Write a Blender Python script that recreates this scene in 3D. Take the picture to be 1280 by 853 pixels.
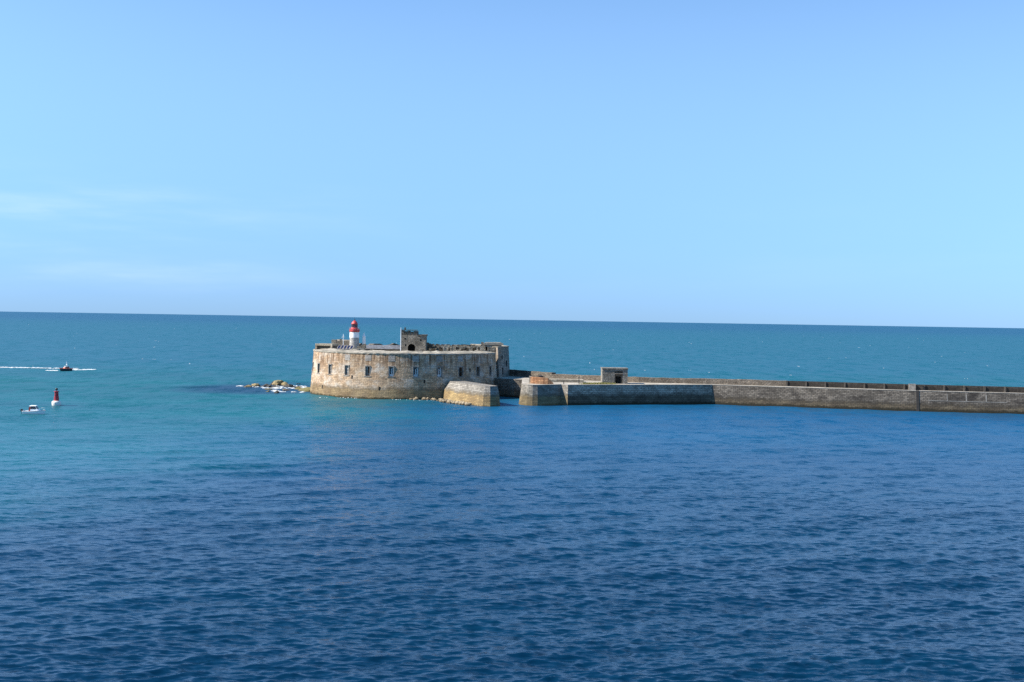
import bpy, bmesh, math, random
import numpy as np
from mathutils import Vector, Matrix

R = math.radians
sc = bpy.context.scene
for o in list(bpy.data.objects):
    bpy.data.objects.remove(o)
C = sc.collection

# ------------------------------------------------------------------ camera
cam_d = bpy.data.cameras.new('camera')
cam_d.sensor_width = 36.0
cam_d.lens = 39.375
cam_d.clip_start = 0.5
cam_d.clip_end = 120000
cam = bpy.data.objects.new('camera', cam_d)
C.objects.link(cam)
cam.matrix_world = (Matrix.Translation((0, 0, 23.5)) @
                    Matrix.Rotation(R(90 - 1.106), 4, 'X') @ Matrix.Rotation(R(0.94), 4, 'Z'))
sc.camera = cam

# ------------------------------------------------------------------ light
SUN_AZ = 82.0      # degrees to the left of "facing the camera", seen from the fort
SUN_EL = 41.0
to_sun = Vector((-math.sin(R(SUN_AZ)) * math.cos(R(SUN_EL)),
                 -math.cos(R(SUN_AZ)) * math.cos(R(SUN_EL)), math.sin(R(SUN_EL))))
sun_d = bpy.data.lights.new('sun', 'SUN')
sun_d.energy = 5.0
sun_d.angle = R(0.53)
sun_d.color = (1.0, 0.93, 0.82)
sun = bpy.data.objects.new('sun', sun_d)
C.objects.link(sun)
sun.rotation_euler = to_sun.to_track_quat('Z', 'Y').to_euler()

sc.cycles.use_denoising = False     # keep the fine grain of the water
vs = sc.view_settings
vs.view_transform = 'Standard'
vs.look = 'None'
vs.exposure = 1.1
vs.gamma = 1.0
vs.use_curve_mapping = False


# ------------------------------------------------------------------ node helper
class NT:
    def __init__(self, tree):
        self.t = tree
        self.n = tree.nodes
        self.l = tree.links

    def node(self, typ, **kw):
        nd = self.n.new(typ)
        for k, v in kw.items():
            setattr(nd, k, v)
        return nd

    def put(self, sock, v):
        if v is None:
            return
        if hasattr(v, 'is_output') or isinstance(v, bpy.types.NodeSocket):
            self.l.new(v, sock)
        elif isinstance(v, (tuple, list)):
            if len(v) == 3 and sock.type == 'RGBA':
                v = (*v, 1.0)
            sock.default_value = v
        else:
            sock.default_value = v

    def math(self, op, a, b=None, c=None, clamp=False):
        nd = self.node('ShaderNodeMath', operation=op, use_clamp=clamp)
        self.put(nd.inputs[0], a)
        self.put(nd.inputs[1], b)
        self.put(nd.inputs[2], c)
        return nd.outputs[0]

    def vmath(self, op, a, b=None, s=None):
        nd = self.node('ShaderNodeVectorMath', operation=op)
        self.put(nd.inputs[0], a)
        self.put(nd.inputs[1], b)
        if s is not None:
            self.put(nd.inputs['Scale'], s)
        return nd.outputs['Value'] if op in ('DOT_PRODUCT', 'LENGTH', 'DISTANCE') else nd.outputs[0]

    def mix(self, f, a, b, blend='MIX'):
        nd = self.node('ShaderNodeMix', data_type='RGBA', blend_type=blend)
        self.put(nd.inputs['Factor'], f)
        self.put(nd.inputs[6], a)
        self.put(nd.inputs[7], b)
        return nd.outputs[2]

    def noise(self, vec, scale, detail=3.0, rough=0.55, out='Fac', dim='3D'):
        nd = self.node('ShaderNodeTexNoise', noise_dimensions=dim)
        self.put(nd.inputs['Vector'], vec)
        nd.inputs['Scale'].default_value = scale
        nd.inputs['Detail'].default_value = detail
        nd.inputs['Roughness'].default_value = rough
        return nd.outputs[out]

    def smooth(self, v, lo, hi, a=0.0, b=1.0):
        nd = self.node('ShaderNodeMapRange', interpolation_type='SMOOTHSTEP', clamp=True)
        self.put(nd.inputs[0], v)
        for i, x in enumerate((lo, hi, a, b)):
            self.put(nd.inputs[1 + i], x)
        return nd.outputs[0]

    def mapping(self, vec, loc=(0, 0, 0), rot=(0, 0, 0), scale=(1, 1, 1)):
        nd = self.node('ShaderNodeMapping')
        self.put(nd.inputs[0], vec)
        nd.inputs[1].default_value = loc
        nd.inputs[2].default_value = rot
        nd.inputs[3].default_value = scale
        return nd.outputs[0]

    def sep(self, v):
        nd = self.node('ShaderNodeSeparateXYZ')
        self.put(nd.inputs[0], v)
        return nd.outputs

    def comb(self, x, y, z):
        nd = self.node('ShaderNodeCombineXYZ')
        for i, q in enumerate((x, y, z)):
            self.put(nd.inputs[i], q)
        return nd.outputs[0]


# ------------------------------------------------------------------ sky
world = bpy.data.worlds.new('World')
sc.world = world
world.use_nodes = True
w = NT(world.node_tree)
for nd in list(w.n):
    w.n.remove(nd)
sky = w.node('ShaderNodeTexSky', sky_type='NISHITA')
sky.sun_disc = False
sky.sun_elevation = R(SUN_EL)
sky.sun_rotation = R(180 + SUN_AZ)
sky.altitude = 20
sky.air_density = 1.0
sky.dust_density = 0.0
sky.ozone_density = 3.0
# thin cirrus: streaks in direction space, low over the sea to the west
gen = w.node('ShaderNodeTexCoord').outputs['Generated']
d = w.sep(gen)
elev = d[2]
# clear maritime air: bluer towards the horizon than the model's default haze
grade = w.mix(w.smooth(elev, -0.06, 0.26), (0.188, 0.425, 1.07), (0.97, 1.12, 1.25))
grade = w.mix(w.smooth(elev, 0.24, 0.60), grade, (0.43, 1.12, 1.42))
tint = w.mix(1.0, sky.outputs[0], grade, 'MULTIPLY')
azim = w.math('ARCTAN2', d[0], d[1])
cv = w.comb(w.math('MULTIPLY', azim, 5.0), w.math('MULTIPLY', elev, 34.0),
            w.math('MULTIPLY', azim, 0.7))
cv = w.mapping(cv, loc=(0, -1.1, 0), rot=(0, 0, R(-16)))
c1 = w.noise(cv, 1.0, 6.0, 0.55)
c2 = w.noise(w.mapping(cv, loc=(4, 9, 2), scale=(0.45, 0.6, 1)), 0.8, 3.0, 0.5)
cm = w.math('MULTIPLY', w.smooth(c1, 0.36, 0.78), w.smooth(c2, 0.32, 0.60))
band = w.math('MULTIPLY', w.smooth(elev, 0.004, 0.045), w.smooth(elev, 0.135, 0.075))
west = w.smooth(azim, -0.06, -0.42, 0.12, 1.0)
cm = w.math('MULTIPLY', w.math('MULTIPLY', cm, band), w.math('MULTIPLY', west, 0.48))
skyc = w.mix(cm, tint, (4.9, 6.1, 7.6))
bg = w.node('ShaderNodeBackground')
w.put(bg.inputs[0], skyc)
bg.inputs[1].default_value = 0.079
wo = w.node('ShaderNodeOutputWorld')
w.l.new(bg.outputs[0], wo.inputs[0])


# ------------------------------------------------------------------ materials
def new_mat(name):
    m = bpy.data.materials.new(name)
    m.use_nodes = True
    t = NT(m.node_tree)
    for nd in list(t.n):
        t.n.remove(nd)
    out = t.node('ShaderNodeOutputMaterial')
    p = t.node('ShaderNodeBsdfPrincipled')
    t.l.new(p.outputs[0], out.inputs[0])
    return m, t, p


def simple(name, col, rough=0.6, var=0.25, scale=3.0, metal=0.0, spec=0.4):
    m, t, p = new_mat(name)
    pos = t.node('ShaderNodeNewGeometry').outputs['Position']
    f = t.noise(pos, scale, 4.0, 0.6)
    f = t.smooth(f, 0.3, 0.7)
    c = t.mix(f, tuple(x * (1 - var) for x in col), tuple(min(1, x * (1 + var)) for x in col))
    t.put(p.inputs['Base Color'], c)
    p.inputs['Roughness'].default_value = rough
    p.inputs['Metallic'].default_value = metal
    p.inputs['Specular IOR Level'].default_value = spec
    return m


def stone(name, base, alt, joint, bw=1.3, bh=0.5, mortar=0.035, streak=None, sfac=0.6, stop=None,
          tide=None, weed=None, patch=0.5, grime=None, gfac=0.5, soot=None, soot_f=0.7, bump=0.35, pscale=0.16, joint_f=0.55):
    """masonry: coursed blocks in the UV map (metres), weathering patches, run-off streaks, tidal band"""
    m, t, p = new_mat(name)
    uv = t.node('ShaderNodeUVMap', uv_map='UVMap').outputs[0]
    pos = t.node('ShaderNodeNewGeometry').outputs['Position']
    z = t.sep(pos)[2]
    us = t.sep(uv)
    br = t.node('ShaderNodeTexBrick')
    t.put(br.inputs['Vector'], uv)
    br.inputs['Color1'].default_value = (0.35, 0.35, 0.35, 1)
    br.inputs['Color2'].default_value = (1, 1, 1, 1)
    br.inputs['Mortar'].default_value = (0.5, 0.5, 0.5, 1)
    br.inputs['Scale'].default_value = 1.0
    br.inputs['Mortar Size'].default_value = mortar
    br.inputs['Mortar Smooth'].default_value = 0.3
    br.inputs['Brick Width'].default_value = bw
    br.inputs['Row Height'].default_value = bh
    tone = t.sep(br.outputs['Color'])[0]
    big = t.noise(pos, pscale, 5.0, 0.6)
    fine = t.noise(pos, 2.2, 5.0, 0.65)
    col = t.mix(t.smooth(big, 0.35, 0.65, 0.0, patch * 2), base, alt)
    # per block tone and fine grain
    k = t.math('MULTIPLY', t.smooth(tone, 0.3, 1.0, 0.70, 1.18), t.smooth(fine, 0.25, 0.75, 0.62, 1.30))
    col = t.mix(1.0, col, t.comb(k, k, k), 'MULTIPLY')
    if grime is not None:
        g = t.noise(t.mapping(pos, loc=(7, 3, 1), scale=(1, 1, 1.6)), 0.22, 6.0, 0.7)
        col = t.mix(t.smooth(g, 0.44, 0.66, 0.0, gfac), col, grime)
    if soot is not None:
        g2 = t.noise(t.mapping(pos, loc=(17, 5, 9), scale=(1, 1, 0.7)), 0.33, 8.0, 0.75)
        col = t.mix(t.smooth(g2, 0.50, 0.64, 0.0, soot_f), col, soot)
    if streak is not None:
        s1 = t.noise(t.comb(t.math('MULTIPLY', us[0], 1.25), t.math('MULTIPLY', us[1], 0.07), 0.0), 1.0, 5.0, 0.7)
        s1 = t.smooth(s1, 0.46, 0.60)
        s2 = t.noise(t.comb(t.math('MULTIPLY', us[0], 0.4), t.math('MULTIPLY', us[1], 0.2), 5.0), 1.0, 3.0, 0.6)
        reach = t.math('ADD', z, t.math('MULTIPLY', s2, 6.0))
        s = t.math('MULTIPLY', s1, t.smooth(reach, stop[0], stop[1], 0.12, 1.0))
        col = t.mix(t.math('MULTIPLY', s, sfac), col, streak)
    if tide is not None:
        zc, tc, tf = tide
        zz = t.math('ADD', z, t.math('MULTIPLY', t.math('SUBTRACT', t.noise(pos, 0.5, 4.0, 0.7), 0.5), 2.2))
        tk = t.mix(fine, tuple(x * 0.6 for x in tc), tuple(x * 1.35 for x in tc))
        tk = t.mix(t.smooth(big, 0.38, 0.62, 0.0, 0.75), tk, (tc[0] * .5, tc[1] * .47, tc[2] * .5))
        kt = t.smooth(tone, 0.3, 1.0, 0.8, 1.12)
        tk = t.mix(1.0, tk, t.comb(kt, kt, kt), 'MULTIPLY')
        col = t.mix(t.smooth(zz, zc + 0.25, zc - 0.35, 0.0, tf), col, tk)
        edge = t.math('MULTIPLY', t.smooth(zz, zc - 0.5, zc + 0.1), t.smooth(zz, zc + 1.0, zc + 0.2))
        col = t.mix(t.math('MULTIPLY', edge, 0.55), col, tuple(x * 0.35 for x in tc))
    if weed is not None:
        wz, wc = weed
        zz2 = t.math('ADD', z, t.math('MULTIPLY', t.math('SUBTRACT', t.noise(pos, 0.8, 4.0, 0.7), 0.5), 1.6))
        col = t.mix(t.smooth(zz2, wz + 0.3, wz - 0.3), col, wc)
    col = t.mix(t.math('MULTIPLY', br.outputs['Fac'], joint_f), col, joint)
    t.put(p.inputs['Base Color'], col)
    p.inputs['Roughness'].default_value = 0.92
    p.inputs['Specular IOR Level'].default_value = 0.15
    b = t.node('ShaderNodeBump')
    b.inputs['Strength'].default_value = bump
    b.inputs['Distance'].default_value = 0.25
    h = t.math('SUBTRACT', t.math('ADD', t.math('MULTIPLY', tone, 0.35), fine), br.outputs['Fac'])
    t.put(b.inputs['Height'], h)
    t.l.new(b.outputs[0], p.inputs['Normal'])
    return m


M = {}
M['fort'] = stone('fort_granite', (0.435, 0.318, 0.208), (0.36, 0.24, 0.15), (0.13, 0.095, 0.062),
                  streak=(0.095, 0.048, 0.025), sfac=0.85, stop=(10.4, 14.8),
                  tide=(2.75, (0.265, 0.19, 0.10), 0.9), weed=(0.45, (0.04, 0.036, 0.02)),
                  grime=(0.52, 0.47, 0.40), gfac=0.8, joint_f=0.5, soot=(0.13, 0.088, 0.058), soot_f=0.5, bump=0.5)
M['gorge'] = stone('gorge_granite', (0.27, 0.23, 0.19), (0.34, 0.28, 0.22), (0.08, 0.07, 0.06),
                   streak=(0.05, 0.045, 0.04), sfac=0.7, stop=(9.0, 15.0),
                   tide=(3.0, (0.17, 0.12, 0.06), 0.9), weed=(0.2, (0.03, 0.03, 0.02)))
M['coping'] = stone('pale_coping', (0.36, 0.325, 0.27), (0.26, 0.235, 0.19), (0.18, 0.155, 0.125), bw=2.2, bh=1.1,
                    grime=(0.17, 0.155, 0.12), gfac=0.75, pscale=0.4)
M['terrace'] = stone('terrace_ground', (0.34, 0.31, 0.25), (0.23, 0.22, 0.16), (0.2, 0.18, 0.14), bw=3, bh=3,
                     joint_f=0.1)
M['ruin'] = stone('ruin_stone', (0.36, 0.30, 0.23), (0.25, 0.21, 0.16), (0.07, 0.06, 0.05), bw=0.8, bh=0.4,
                  grime=(0.12, 0.10, 0.075), gfac=0.7, pscale=0.4, bump=0.6)
M['ruin_pale'] = stone('ruin_pale_stone', (0.42, 0.37, 0.29), (0.30, 0.26, 0.195), (0.14, 0.12, 0.09), bw=0.9, bh=0.45,
                       grime=(0.19, 0.16, 0.12), gfac=0.6, pscale=0.4, bump=0.6)
M['ruin_dark'] = stone('ruin_dark_stone', (0.15, 0.125, 0.10), (0.10, 0.09, 0.065), (0.04, 0.035, 0.03), bw=0.9, bh=0.45,
                       pscale=0.4, bump=0.6)
M['slate'] = stone('slate_roof', (0.16, 0.17, 0.19), (0.12, 0.125, 0.14), (0.05, 0.05, 0.06), bw=0.6, bh=0.35)
M['jetty'] = stone('jetty_granite', (0.255, 0.235, 0.205), (0.20, 0.185, 0.16), (0.06, 0.052, 0.045), bw=1.5, bh=0.42,
                   tide=(2.9, (0.37, 0.265, 0.125), 1.0), weed=(0.1, (0.08, 0.06, 0.03)), mortar=0.05, joint_f=0.75)
M['quay_a'] = stone('quay_rough_stone', (0.38, 0.325, 0.26), (0.24, 0.20, 0.16), (0.08, 0.066, 0.052), bw=1.1, bh=0.5,
                    tide=(2.7, (0.105, 0.085, 0.058), 0.92), weed=(0.75, (0.03, 0.027, 0.016)),
                    grime=(0.40, 0.35, 0.285), gfac=0.7, bump=0.8, pscale=0.3)
M['quay_b'] = stone('quay_coursed_stone', (0.19, 0.163, 0.13), (0.13, 0.112, 0.09), (0.036, 0.031, 0.026), bw=1.2,
                    bh=0.45, tide=(1.7, (0.15, 0.119, 0.075), 0.9), weed=(0.7, (0.028, 0.025, 0.015)),
                    grime=(0.032, 0.028, 0.025), gfac=0.85, mortar=0.05, joint_f=0.8, pscale=0.3)
M['head'] = stone('pier_head_granite', (0.22, 0.20, 0.17), (0.17, 0.16, 0.135), (0.07, 0.06, 0.05), bw=1.5, bh=0.45,
                  tide=(2.6, (0.20, 0.155, 0.08), 0.9), weed=(0.3, (0.12, 0.09, 0.04)))
M['deck'] = stone('deck_paving', (0.40, 0.36, 0.305), (0.30, 0.27, 0.225), (0.2, 0.18, 0.15), bw=2.0, bh=1.4,
                  grime=(0.30, 0.27, 0.20), gfac=0.5)
M['parapet'] = stone('parapet_stone', (0.25, 0.21, 0.165), (0.18, 0.15, 0.118), (0.07, 0.058, 0.046), bw=0.9, bh=0.4,
                     grime=(0.15, 0.12, 0.09), gfac=0.7, bump=0.7, pscale=0.5)
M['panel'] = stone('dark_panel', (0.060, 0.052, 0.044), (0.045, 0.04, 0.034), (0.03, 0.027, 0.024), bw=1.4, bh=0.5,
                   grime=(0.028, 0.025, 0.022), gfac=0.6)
M['post'] = stone('parapet_post', (0.115, 0.103, 0.088), (0.09, 0.08, 0.068), (0.07, 0.06, 0.05), bw=2, bh=1)
M['rust'] = stone('rusty_wall', (0.33, 0.195, 0.11), (0.27, 0.135, 0.07), (0.13, 0.075, 0.045), bw=1.0, bh=0.4,
                  streak=(0.16, 0.07, 0.035), sfac=0.6, stop=(6.0, 8.0), pscale=0.5)
M['bunker'] = stone('bunker_stone', (0.30, 0.275, 0.235), (0.21, 0.195, 0.165), (0.07, 0.065, 0.055), bw=0.7, bh=0.4,
                    grime=(0.11, 0.10, 0.08), gfac=0.6, bump=0.7, pscale=0.5)
M['pale_line'] = simple('pale_mortar_line', (0.27, 0.25, 0.215), 0.9)
M['joint'] = simple('dark_joint', (0.03, 0.027, 0.024), 0.9)
M['void'] = simple('dark_interior', (0.012, 0.011, 0.010), 0.95)
M['blockfill'] = stone('cement_fill', (0.33, 0.30, 0.265), (0.24, 0.215, 0.19), (0.16, 0.14, 0.12), bw=0.8, bh=0.4)
M['jamb'] = simple('weathered_jamb', (0.19, 0.175, 0.155), 0.85, 0.4, 1.5)
M['frame'] = simple('pale_window_frame', (0.62, 0.64, 0.64), 0.6)
M['pane'] = simple('old_glass', (0.03, 0.035, 0.04), 0.25, spec=0.5)
M['white'] = simple('white_paint', (0.80, 0.79, 0.76), 0.5, 0.06, 1.2)
M['lh_stone'] = stone('lighthouse_stone', (0.40, 0.38, 0.35), (0.33, 0.31, 0.29), (0.2, 0.19, 0.17), bw=0.9, bh=0.4)
M['red'] = simple('red_paint', (0.46, 0.05, 0.045), 0.5, 0.3, 1.5)
M['glass'] = simple('lantern_glass', (0.03, 0.032, 0.035), 0.08, spec=0.6)
M['metal'] = simple('grey_metal', (0.34, 0.35, 0.36), 0.45, metal=0.5)
M['pole'] = simple('white_pole', (0.75, 0.75, 0.74), 0.4, 0.05)
M['solar'] = simple('solar_cell', (0.012, 0.018, 0.06), 0.15, spec=0.6)
M['black'] = simple('black_rubber', (0.02, 0.02, 0.022), 0.5)
M['hull_white'] = simple('white_hull', (0.82, 0.82, 0.80), 0.3, 0.05)
M['hull_dark'] = simple('dark_green_hull', (0.03, 0.055, 0.06), 0.3)
M['orange'] = simple('orange_red_paint', (0.62, 0.12, 0.06), 0.4)
M['maroon'] = simple('dark_red_cloth', (0.22, 0.035, 0.035), 0.7)
M['buoy_red'] = simple('faded_red_buoy', (0.40, 0.035, 0.045), 0.5, 0.3)
M['buoy_white'] = simple('stained_white_buoy', (0.72, 0.69, 0.62), 0.5, 0.15, 1.0)
M['foam'] = simple('sea_foam', (0.48, 0.51, 0.52), 0.8, 0.35, 0.9)
M['grass'] = simple('dry_grass', (0.20, 0.19, 0.06), 0.9, 0.4, 2.0)


def rock_mat(name, wet, dry, top, ztop=0.9):
    m, t, p = new_mat(name)
    g = t.node('ShaderNodeNewGeometry')
    z = t.sep(g.outputs['Position'])[2]
    n = t.noise(g.outputs['Position'], 0.9, 5.0, 0.7)
    zz = t.math('ADD', z, t.math('MULTIPLY', t.math('SUBTRACT', n, 0.5), 1.4))
    c = t.mix(t.smooth(zz, 0.15, 0.6), wet, dry)
    c = t.mix(t.smooth(zz, ztop, ztop + 0.5), c, top)
    c = t.mix(1.0, c, t.mix(t.noise(g.outputs['Position'], 4.0, 4.0), (0.5, 0.5, 0.5), (1.4, 1.4, 1.4)), 'MULTIPLY')
    t.put(p.inputs['Base Color'], c)
    p.inputs['Roughness'].default_value = 0.8
    return m


M['rock'] = rock_mat('weedy_rock', (0.04, 0.032, 0.016), (0.23, 0.17, 0.075), (0.15, 0.13, 0.06))
M['rock_dark'] = rock_mat('dark_wet_rock', (0.02, 0.018, 0.014), (0.045, 0.04, 0.03), (0.10, 0.085, 0.045))
M['rock_green'] = rock_mat('green_weed_rock', (0.07, 0.062, 0.02), (0.13, 0.115, 0.03), (0.19, 0.145, 0.055))
M['rubble'] = rock_mat('rubble_rock', (0.09, 0.07, 0.04), (0.27, 0.21, 0.13), (0.36, 0.31, 0.23), 0.7)

# sea ------------------------------------------------------------------
m, t, p = new_mat('sea_water')
geo = t.node('ShaderNodeNewGeometry')
pos, nrm = geo.outputs['Position'], geo.outputs['Normal']
ps = t.sep(pos)
X, Y = ps[0], ps[1]
big = t.noise(pos, 0.012, 4.0, 0.6)
bigs = t.math('MULTIPLY', t.math('SUBTRACT', big, 0.5), 90.0)
# sheltered blue harbour water lies right of the line that runs from the fort to the lower left
line = t.math('MULTIPLY_ADD', Y, 0.30, -108.0)
harb = t.smooth(t.math('ADD', t.math('SUBTRACT', X, line), bigs), -34.0, 30.0)
harb = t.math('MULTIPLY', harb, t.smooth(Y, 345.0, 322.0))
streaks = t.noise(t.mapping(pos, rot=(0, 0, R(8)), scale=(0.25, 1, 1)), 0.03, 4.0, 0.65)
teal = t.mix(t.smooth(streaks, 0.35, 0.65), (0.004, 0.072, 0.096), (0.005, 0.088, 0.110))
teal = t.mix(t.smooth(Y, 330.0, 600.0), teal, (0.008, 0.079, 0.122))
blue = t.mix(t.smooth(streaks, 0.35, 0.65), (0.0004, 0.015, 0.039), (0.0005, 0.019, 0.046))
# sky reflection growing with distance, put into the body colour: dark near, paler far
sheen_blue = t.mix(t.smooth(streaks, 0.35, 0.65), (0.0020, 0.054, 0.128), (0.0026, 0.063, 0.142))
blue = t.mix(t.smooth(t.math('ADD', Y, bigs), 90.0, 300.0), blue, sheen_blue)
body = t.mix(harb, teal, blue)
# darker weed beds under the shallow water round the reef
rx = t.math('MULTIPLY', t.math('ADD', X, 79.0), 1 / 27.0)
ry = t.math('MULTIPLY', t.math('ADD', Y, -362.0), 1 / 32.0)
rr = t.math('ADD', t.math('MULTIPLY', rx, rx), t.math('MULTIPLY', ry, ry))
rr = t.math('ADD', rr, t.math('MULTIPLY', t.math('SUBTRACT', streaks, 0.5), 2.2))
body = t.mix(t.smooth(rr, 1.5, 0.1, 0.0, 0.75), body, (0.002, 0.016, 0.055))
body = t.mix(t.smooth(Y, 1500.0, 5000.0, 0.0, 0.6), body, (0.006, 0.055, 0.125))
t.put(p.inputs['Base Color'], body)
p.inputs['IOR'].default_value = 1.333
p.inputs['Specular IOR Level'].default_value = 0.5
outer = t.smooth(Y, 180.0, 420.0)
rough_out = t.smooth(Y, 80.0, 360.0, 0.20, 0.49)
rough_in = t.smooth(Y, 80.0, 340.0, 0.20, 0.41)
t.put(p.inputs['Roughness'], t.math('ADD', t.math('MULTIPLY', rough_in, harb), t.math('MULTIPLY', rough_out, t.math('SUBTRACT', 1.0, harb))))
# ripples and small waves as slopes
ROT = R(-17)
q1 = t.mapping(pos, rot=(0, 0, ROT), scale=(0.42, 1.6, 1.0))
n1 = t.noise(q1, 1.9, 3.0, 0.62, 'Color')
q2 = t.mapping(pos, loc=(31, 7, 0), rot=(0, 0, R(-6)), scale=(0.40, 1.0, 1.0))
n2 = t.noise(q2, 0.28, 4.0, 0.62, 'Color')
half = (0.5, 0.5, 0.5)
s1 = t.vmath('MULTIPLY', t.vmath('SUBTRACT', n1, half), (0.75, 1.6, 0.0))
n1b = t.noise(t.mapping(pos, loc=(3, 8, 1), rot=(0, 0, R(-20)), scale=(0.30, 1.35, 1.0)), 0.85, 4.0, 0.68, 'Color')
s1 = t.vmath('ADD', s1, t.vmath('MULTIPLY', t.vmath('SUBTRACT', n1b, half), (0.4, 1.0, 0.0)))
s2 = t.vmath('MULTIPLY', t.vmath('SUBTRACT', n2, half), (0.8, 1.7, 0.0))
calm = t.smooth(t.noise(t.mapping(pos, scale=(0.5, 1, 1)), 0.02, 3.0), 0.35, 0.7, 0.75, 1.2)
q3 = t.mapping(pos, loc=(5, 3, 0), scale=(0.30, 0.085, 1.0))
n3 = t.noise(q3, 0.55, 6.0, 0.7, 'Color')
s3 = t.vmath('MULTIPLY', t.vmath('SUBTRACT', n3, half), (0.5, 2.2, 0.0))
s = t.vmath('ADD', t.vmath('SCALE', s1, s=t.math('MULTIPLY', calm, t.smooth(Y, 90.0, 420.0, 1.0, 0.75))), t.vmath('SCALE', s2, s=t.smooth(Y, 110.0, 260.0, 0.15, 0.55)))
s = t.vmath('ADD', s, t.vmath('SCALE', s3, s=t.smooth(Y, 150.0, 380.0, 0.0, 1.0)))
nn = t.vmath('NORMALIZE', t.vmath('ADD', nrm, s))
t.l.new(nn, p.inputs['Normal'])
M['sea'] = m


# ------------------------------------------------------------------ mesh helpers
class MB:
    """collects faces of ONE object; uv in metres (u along the face, v up)"""

    def __init__(self):
        self.v, self.f, self.uv = [], [], []

    def face(self, pts, uvs=None):
        i = len(self.v)
        self.v += [tuple(q) for q in pts]
        self.f.append(tuple(range(i, i + len(pts))))
        if uvs is None:
            n = Vector((0, 0, 0))
            P = [Vector(q) for q in pts]
            for a, b in zip(P, P[1:] + P[:1]):
                n += a.cross(b)
            if n.length > 0:
                n.normalize()
            if abs(n.z) > 0.75:
                uvs = [(q.x, q.y) for q in P]
            else:
                tx = Vector((-n.y, n.x, 0)).normalized()
                uvs = [(q.dot(tx), q.z) for q in P]
        self.uv += list(uvs)

    def box(self, x0, x1, y0, y1, z0, z1, mat=None):
        c = [Vector((x, y, z)) for z in (z0, z1) for y in (y0, y1) for x in (x0, x1)]
        if mat is not None:
            c = [mat @ q for q in c]
        for q in ((0, 2, 3, 1), (4, 5, 7, 6), (0, 1, 5, 4), (1, 3, 7, 5), (3, 2, 6, 7), (2, 0, 4, 6)):
            self.face([c[k] for k in q])

    def loft(self, base, top, cap=True):
        """closed rings counter-clockwise seen from above"""
        n = len(base)
        for i in range(n):
            j = (i + 1) % n
            self.face([base[i], base[j], top[j], top[i]])
        if cap:
            self.face(top)

    def lathe(self, prof, n=20, c=(0, 0, 0)):
        """prof: (radius, z) from bottom to top"""
        for k in range(n):
            a, b = 2 * math.pi * k / n, 2 * math.pi * (k + 1) / n
            for (r0, z0), (r1, z1) in zip(prof, prof[1:]):
                q = [(r0, a, z0), (r0, b, z0), (r1, b, z1), (r1, a, z1)]
                pts = [(c[0] + r * math.cos(h), c[1] + r * math.sin(h), c[2] + z) for r, h, z in q]
                us = [(max(r0, r1) * h, z) for r, h, z in q]
                if r0 < 1e-4:
                    pts, us = pts[1:], us[1:]
                elif r1 < 1e-4:
                    pts, us = pts[:3], us[:3]
                self.face(pts, us)

    def tube(self, pts, r, n=6):
        for a, b in zip(pts, pts[1:]):
            a, b = Vector(a), Vector(b)
            ax = (b - a).normalized()
            u = ax.orthogonal().normalized()
            w_ = ax.cross(u)
            ring = lambda c_: [c_ + r * (math.cos(2 * math.pi * k / n) * u + math.sin(2 * math.pi * k / n) * w_) for k in range(n)]
            A, B = ring(a), ring(b)
            for k in range(n):
                j = (k + 1) % n
                self.face([A[k], A[j], B[j], B[k]])
            self.face(A[::-1])
            self.face(B)

    def prism(self, poly, y0, y1):
        """poly in (x, z), counter-clockwise seen from -Y; extruded from y0 (front) to y1"""
        f = [(x, y0, z) for x, z in poly]
        b = [(x, y1, z) for x, z in poly]
        self.face(f)
        self.face(b[::-1])
        n = len(poly)
        for i in range(n):
            j = (i + 1) % n
            self.face([f[j], f[i], b[i], b[j]])

    def build(self, name, mat, parent=None, loc=(0, 0, 0), weld=False, smooth=False, shift=None):
        me = bpy.data.meshes.new(name)
        v = self.v
        if shift is not None:
            v = [(a - shift[0], b - shift[1], c - shift[2]) for a, b, c in v]
        me.from_pydata(v, [], self.f)
        ul = me.uv_layers.new(name='UVMap')
        ul.data.foreach_set('uv', np.array(self.uv, dtype=np.float32).ravel())
        me.materials.append(M[mat])
        if weld or smooth:
            bm = bmesh.new()
            bm.from_mesh(me)
            bmesh.ops.remove_doubles(bm, verts=bm.verts, dist=1e-4)
            if smooth:
                for f in bm.faces:
                    f.smooth = True
            bm.to_mesh(me)
            bm.free()
        o = bpy.data.objects.new(name, me)
        C.objects.link(o)
        o.location = loc
        if parent is not None:
            o.parent = parent
        return o


def tag(o, label=None, cat=None, group=None, kind=None):
    if label:
        o['label'] = label
    if cat:
        o['category'] = cat
    if group:
        o['group'] = group
    if kind:
        o['kind'] = kind
    return o


def thing(name, label, cat, loc, rz=0.0, group=None):
    o = bpy.data.objects.new(name, None)
    o.empty_display_size = 0.3
    C.objects.link(o)
    o.location = loc
    o.rotation_euler = (0, 0, rz)
    return tag(o, label, cat, group)


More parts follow.
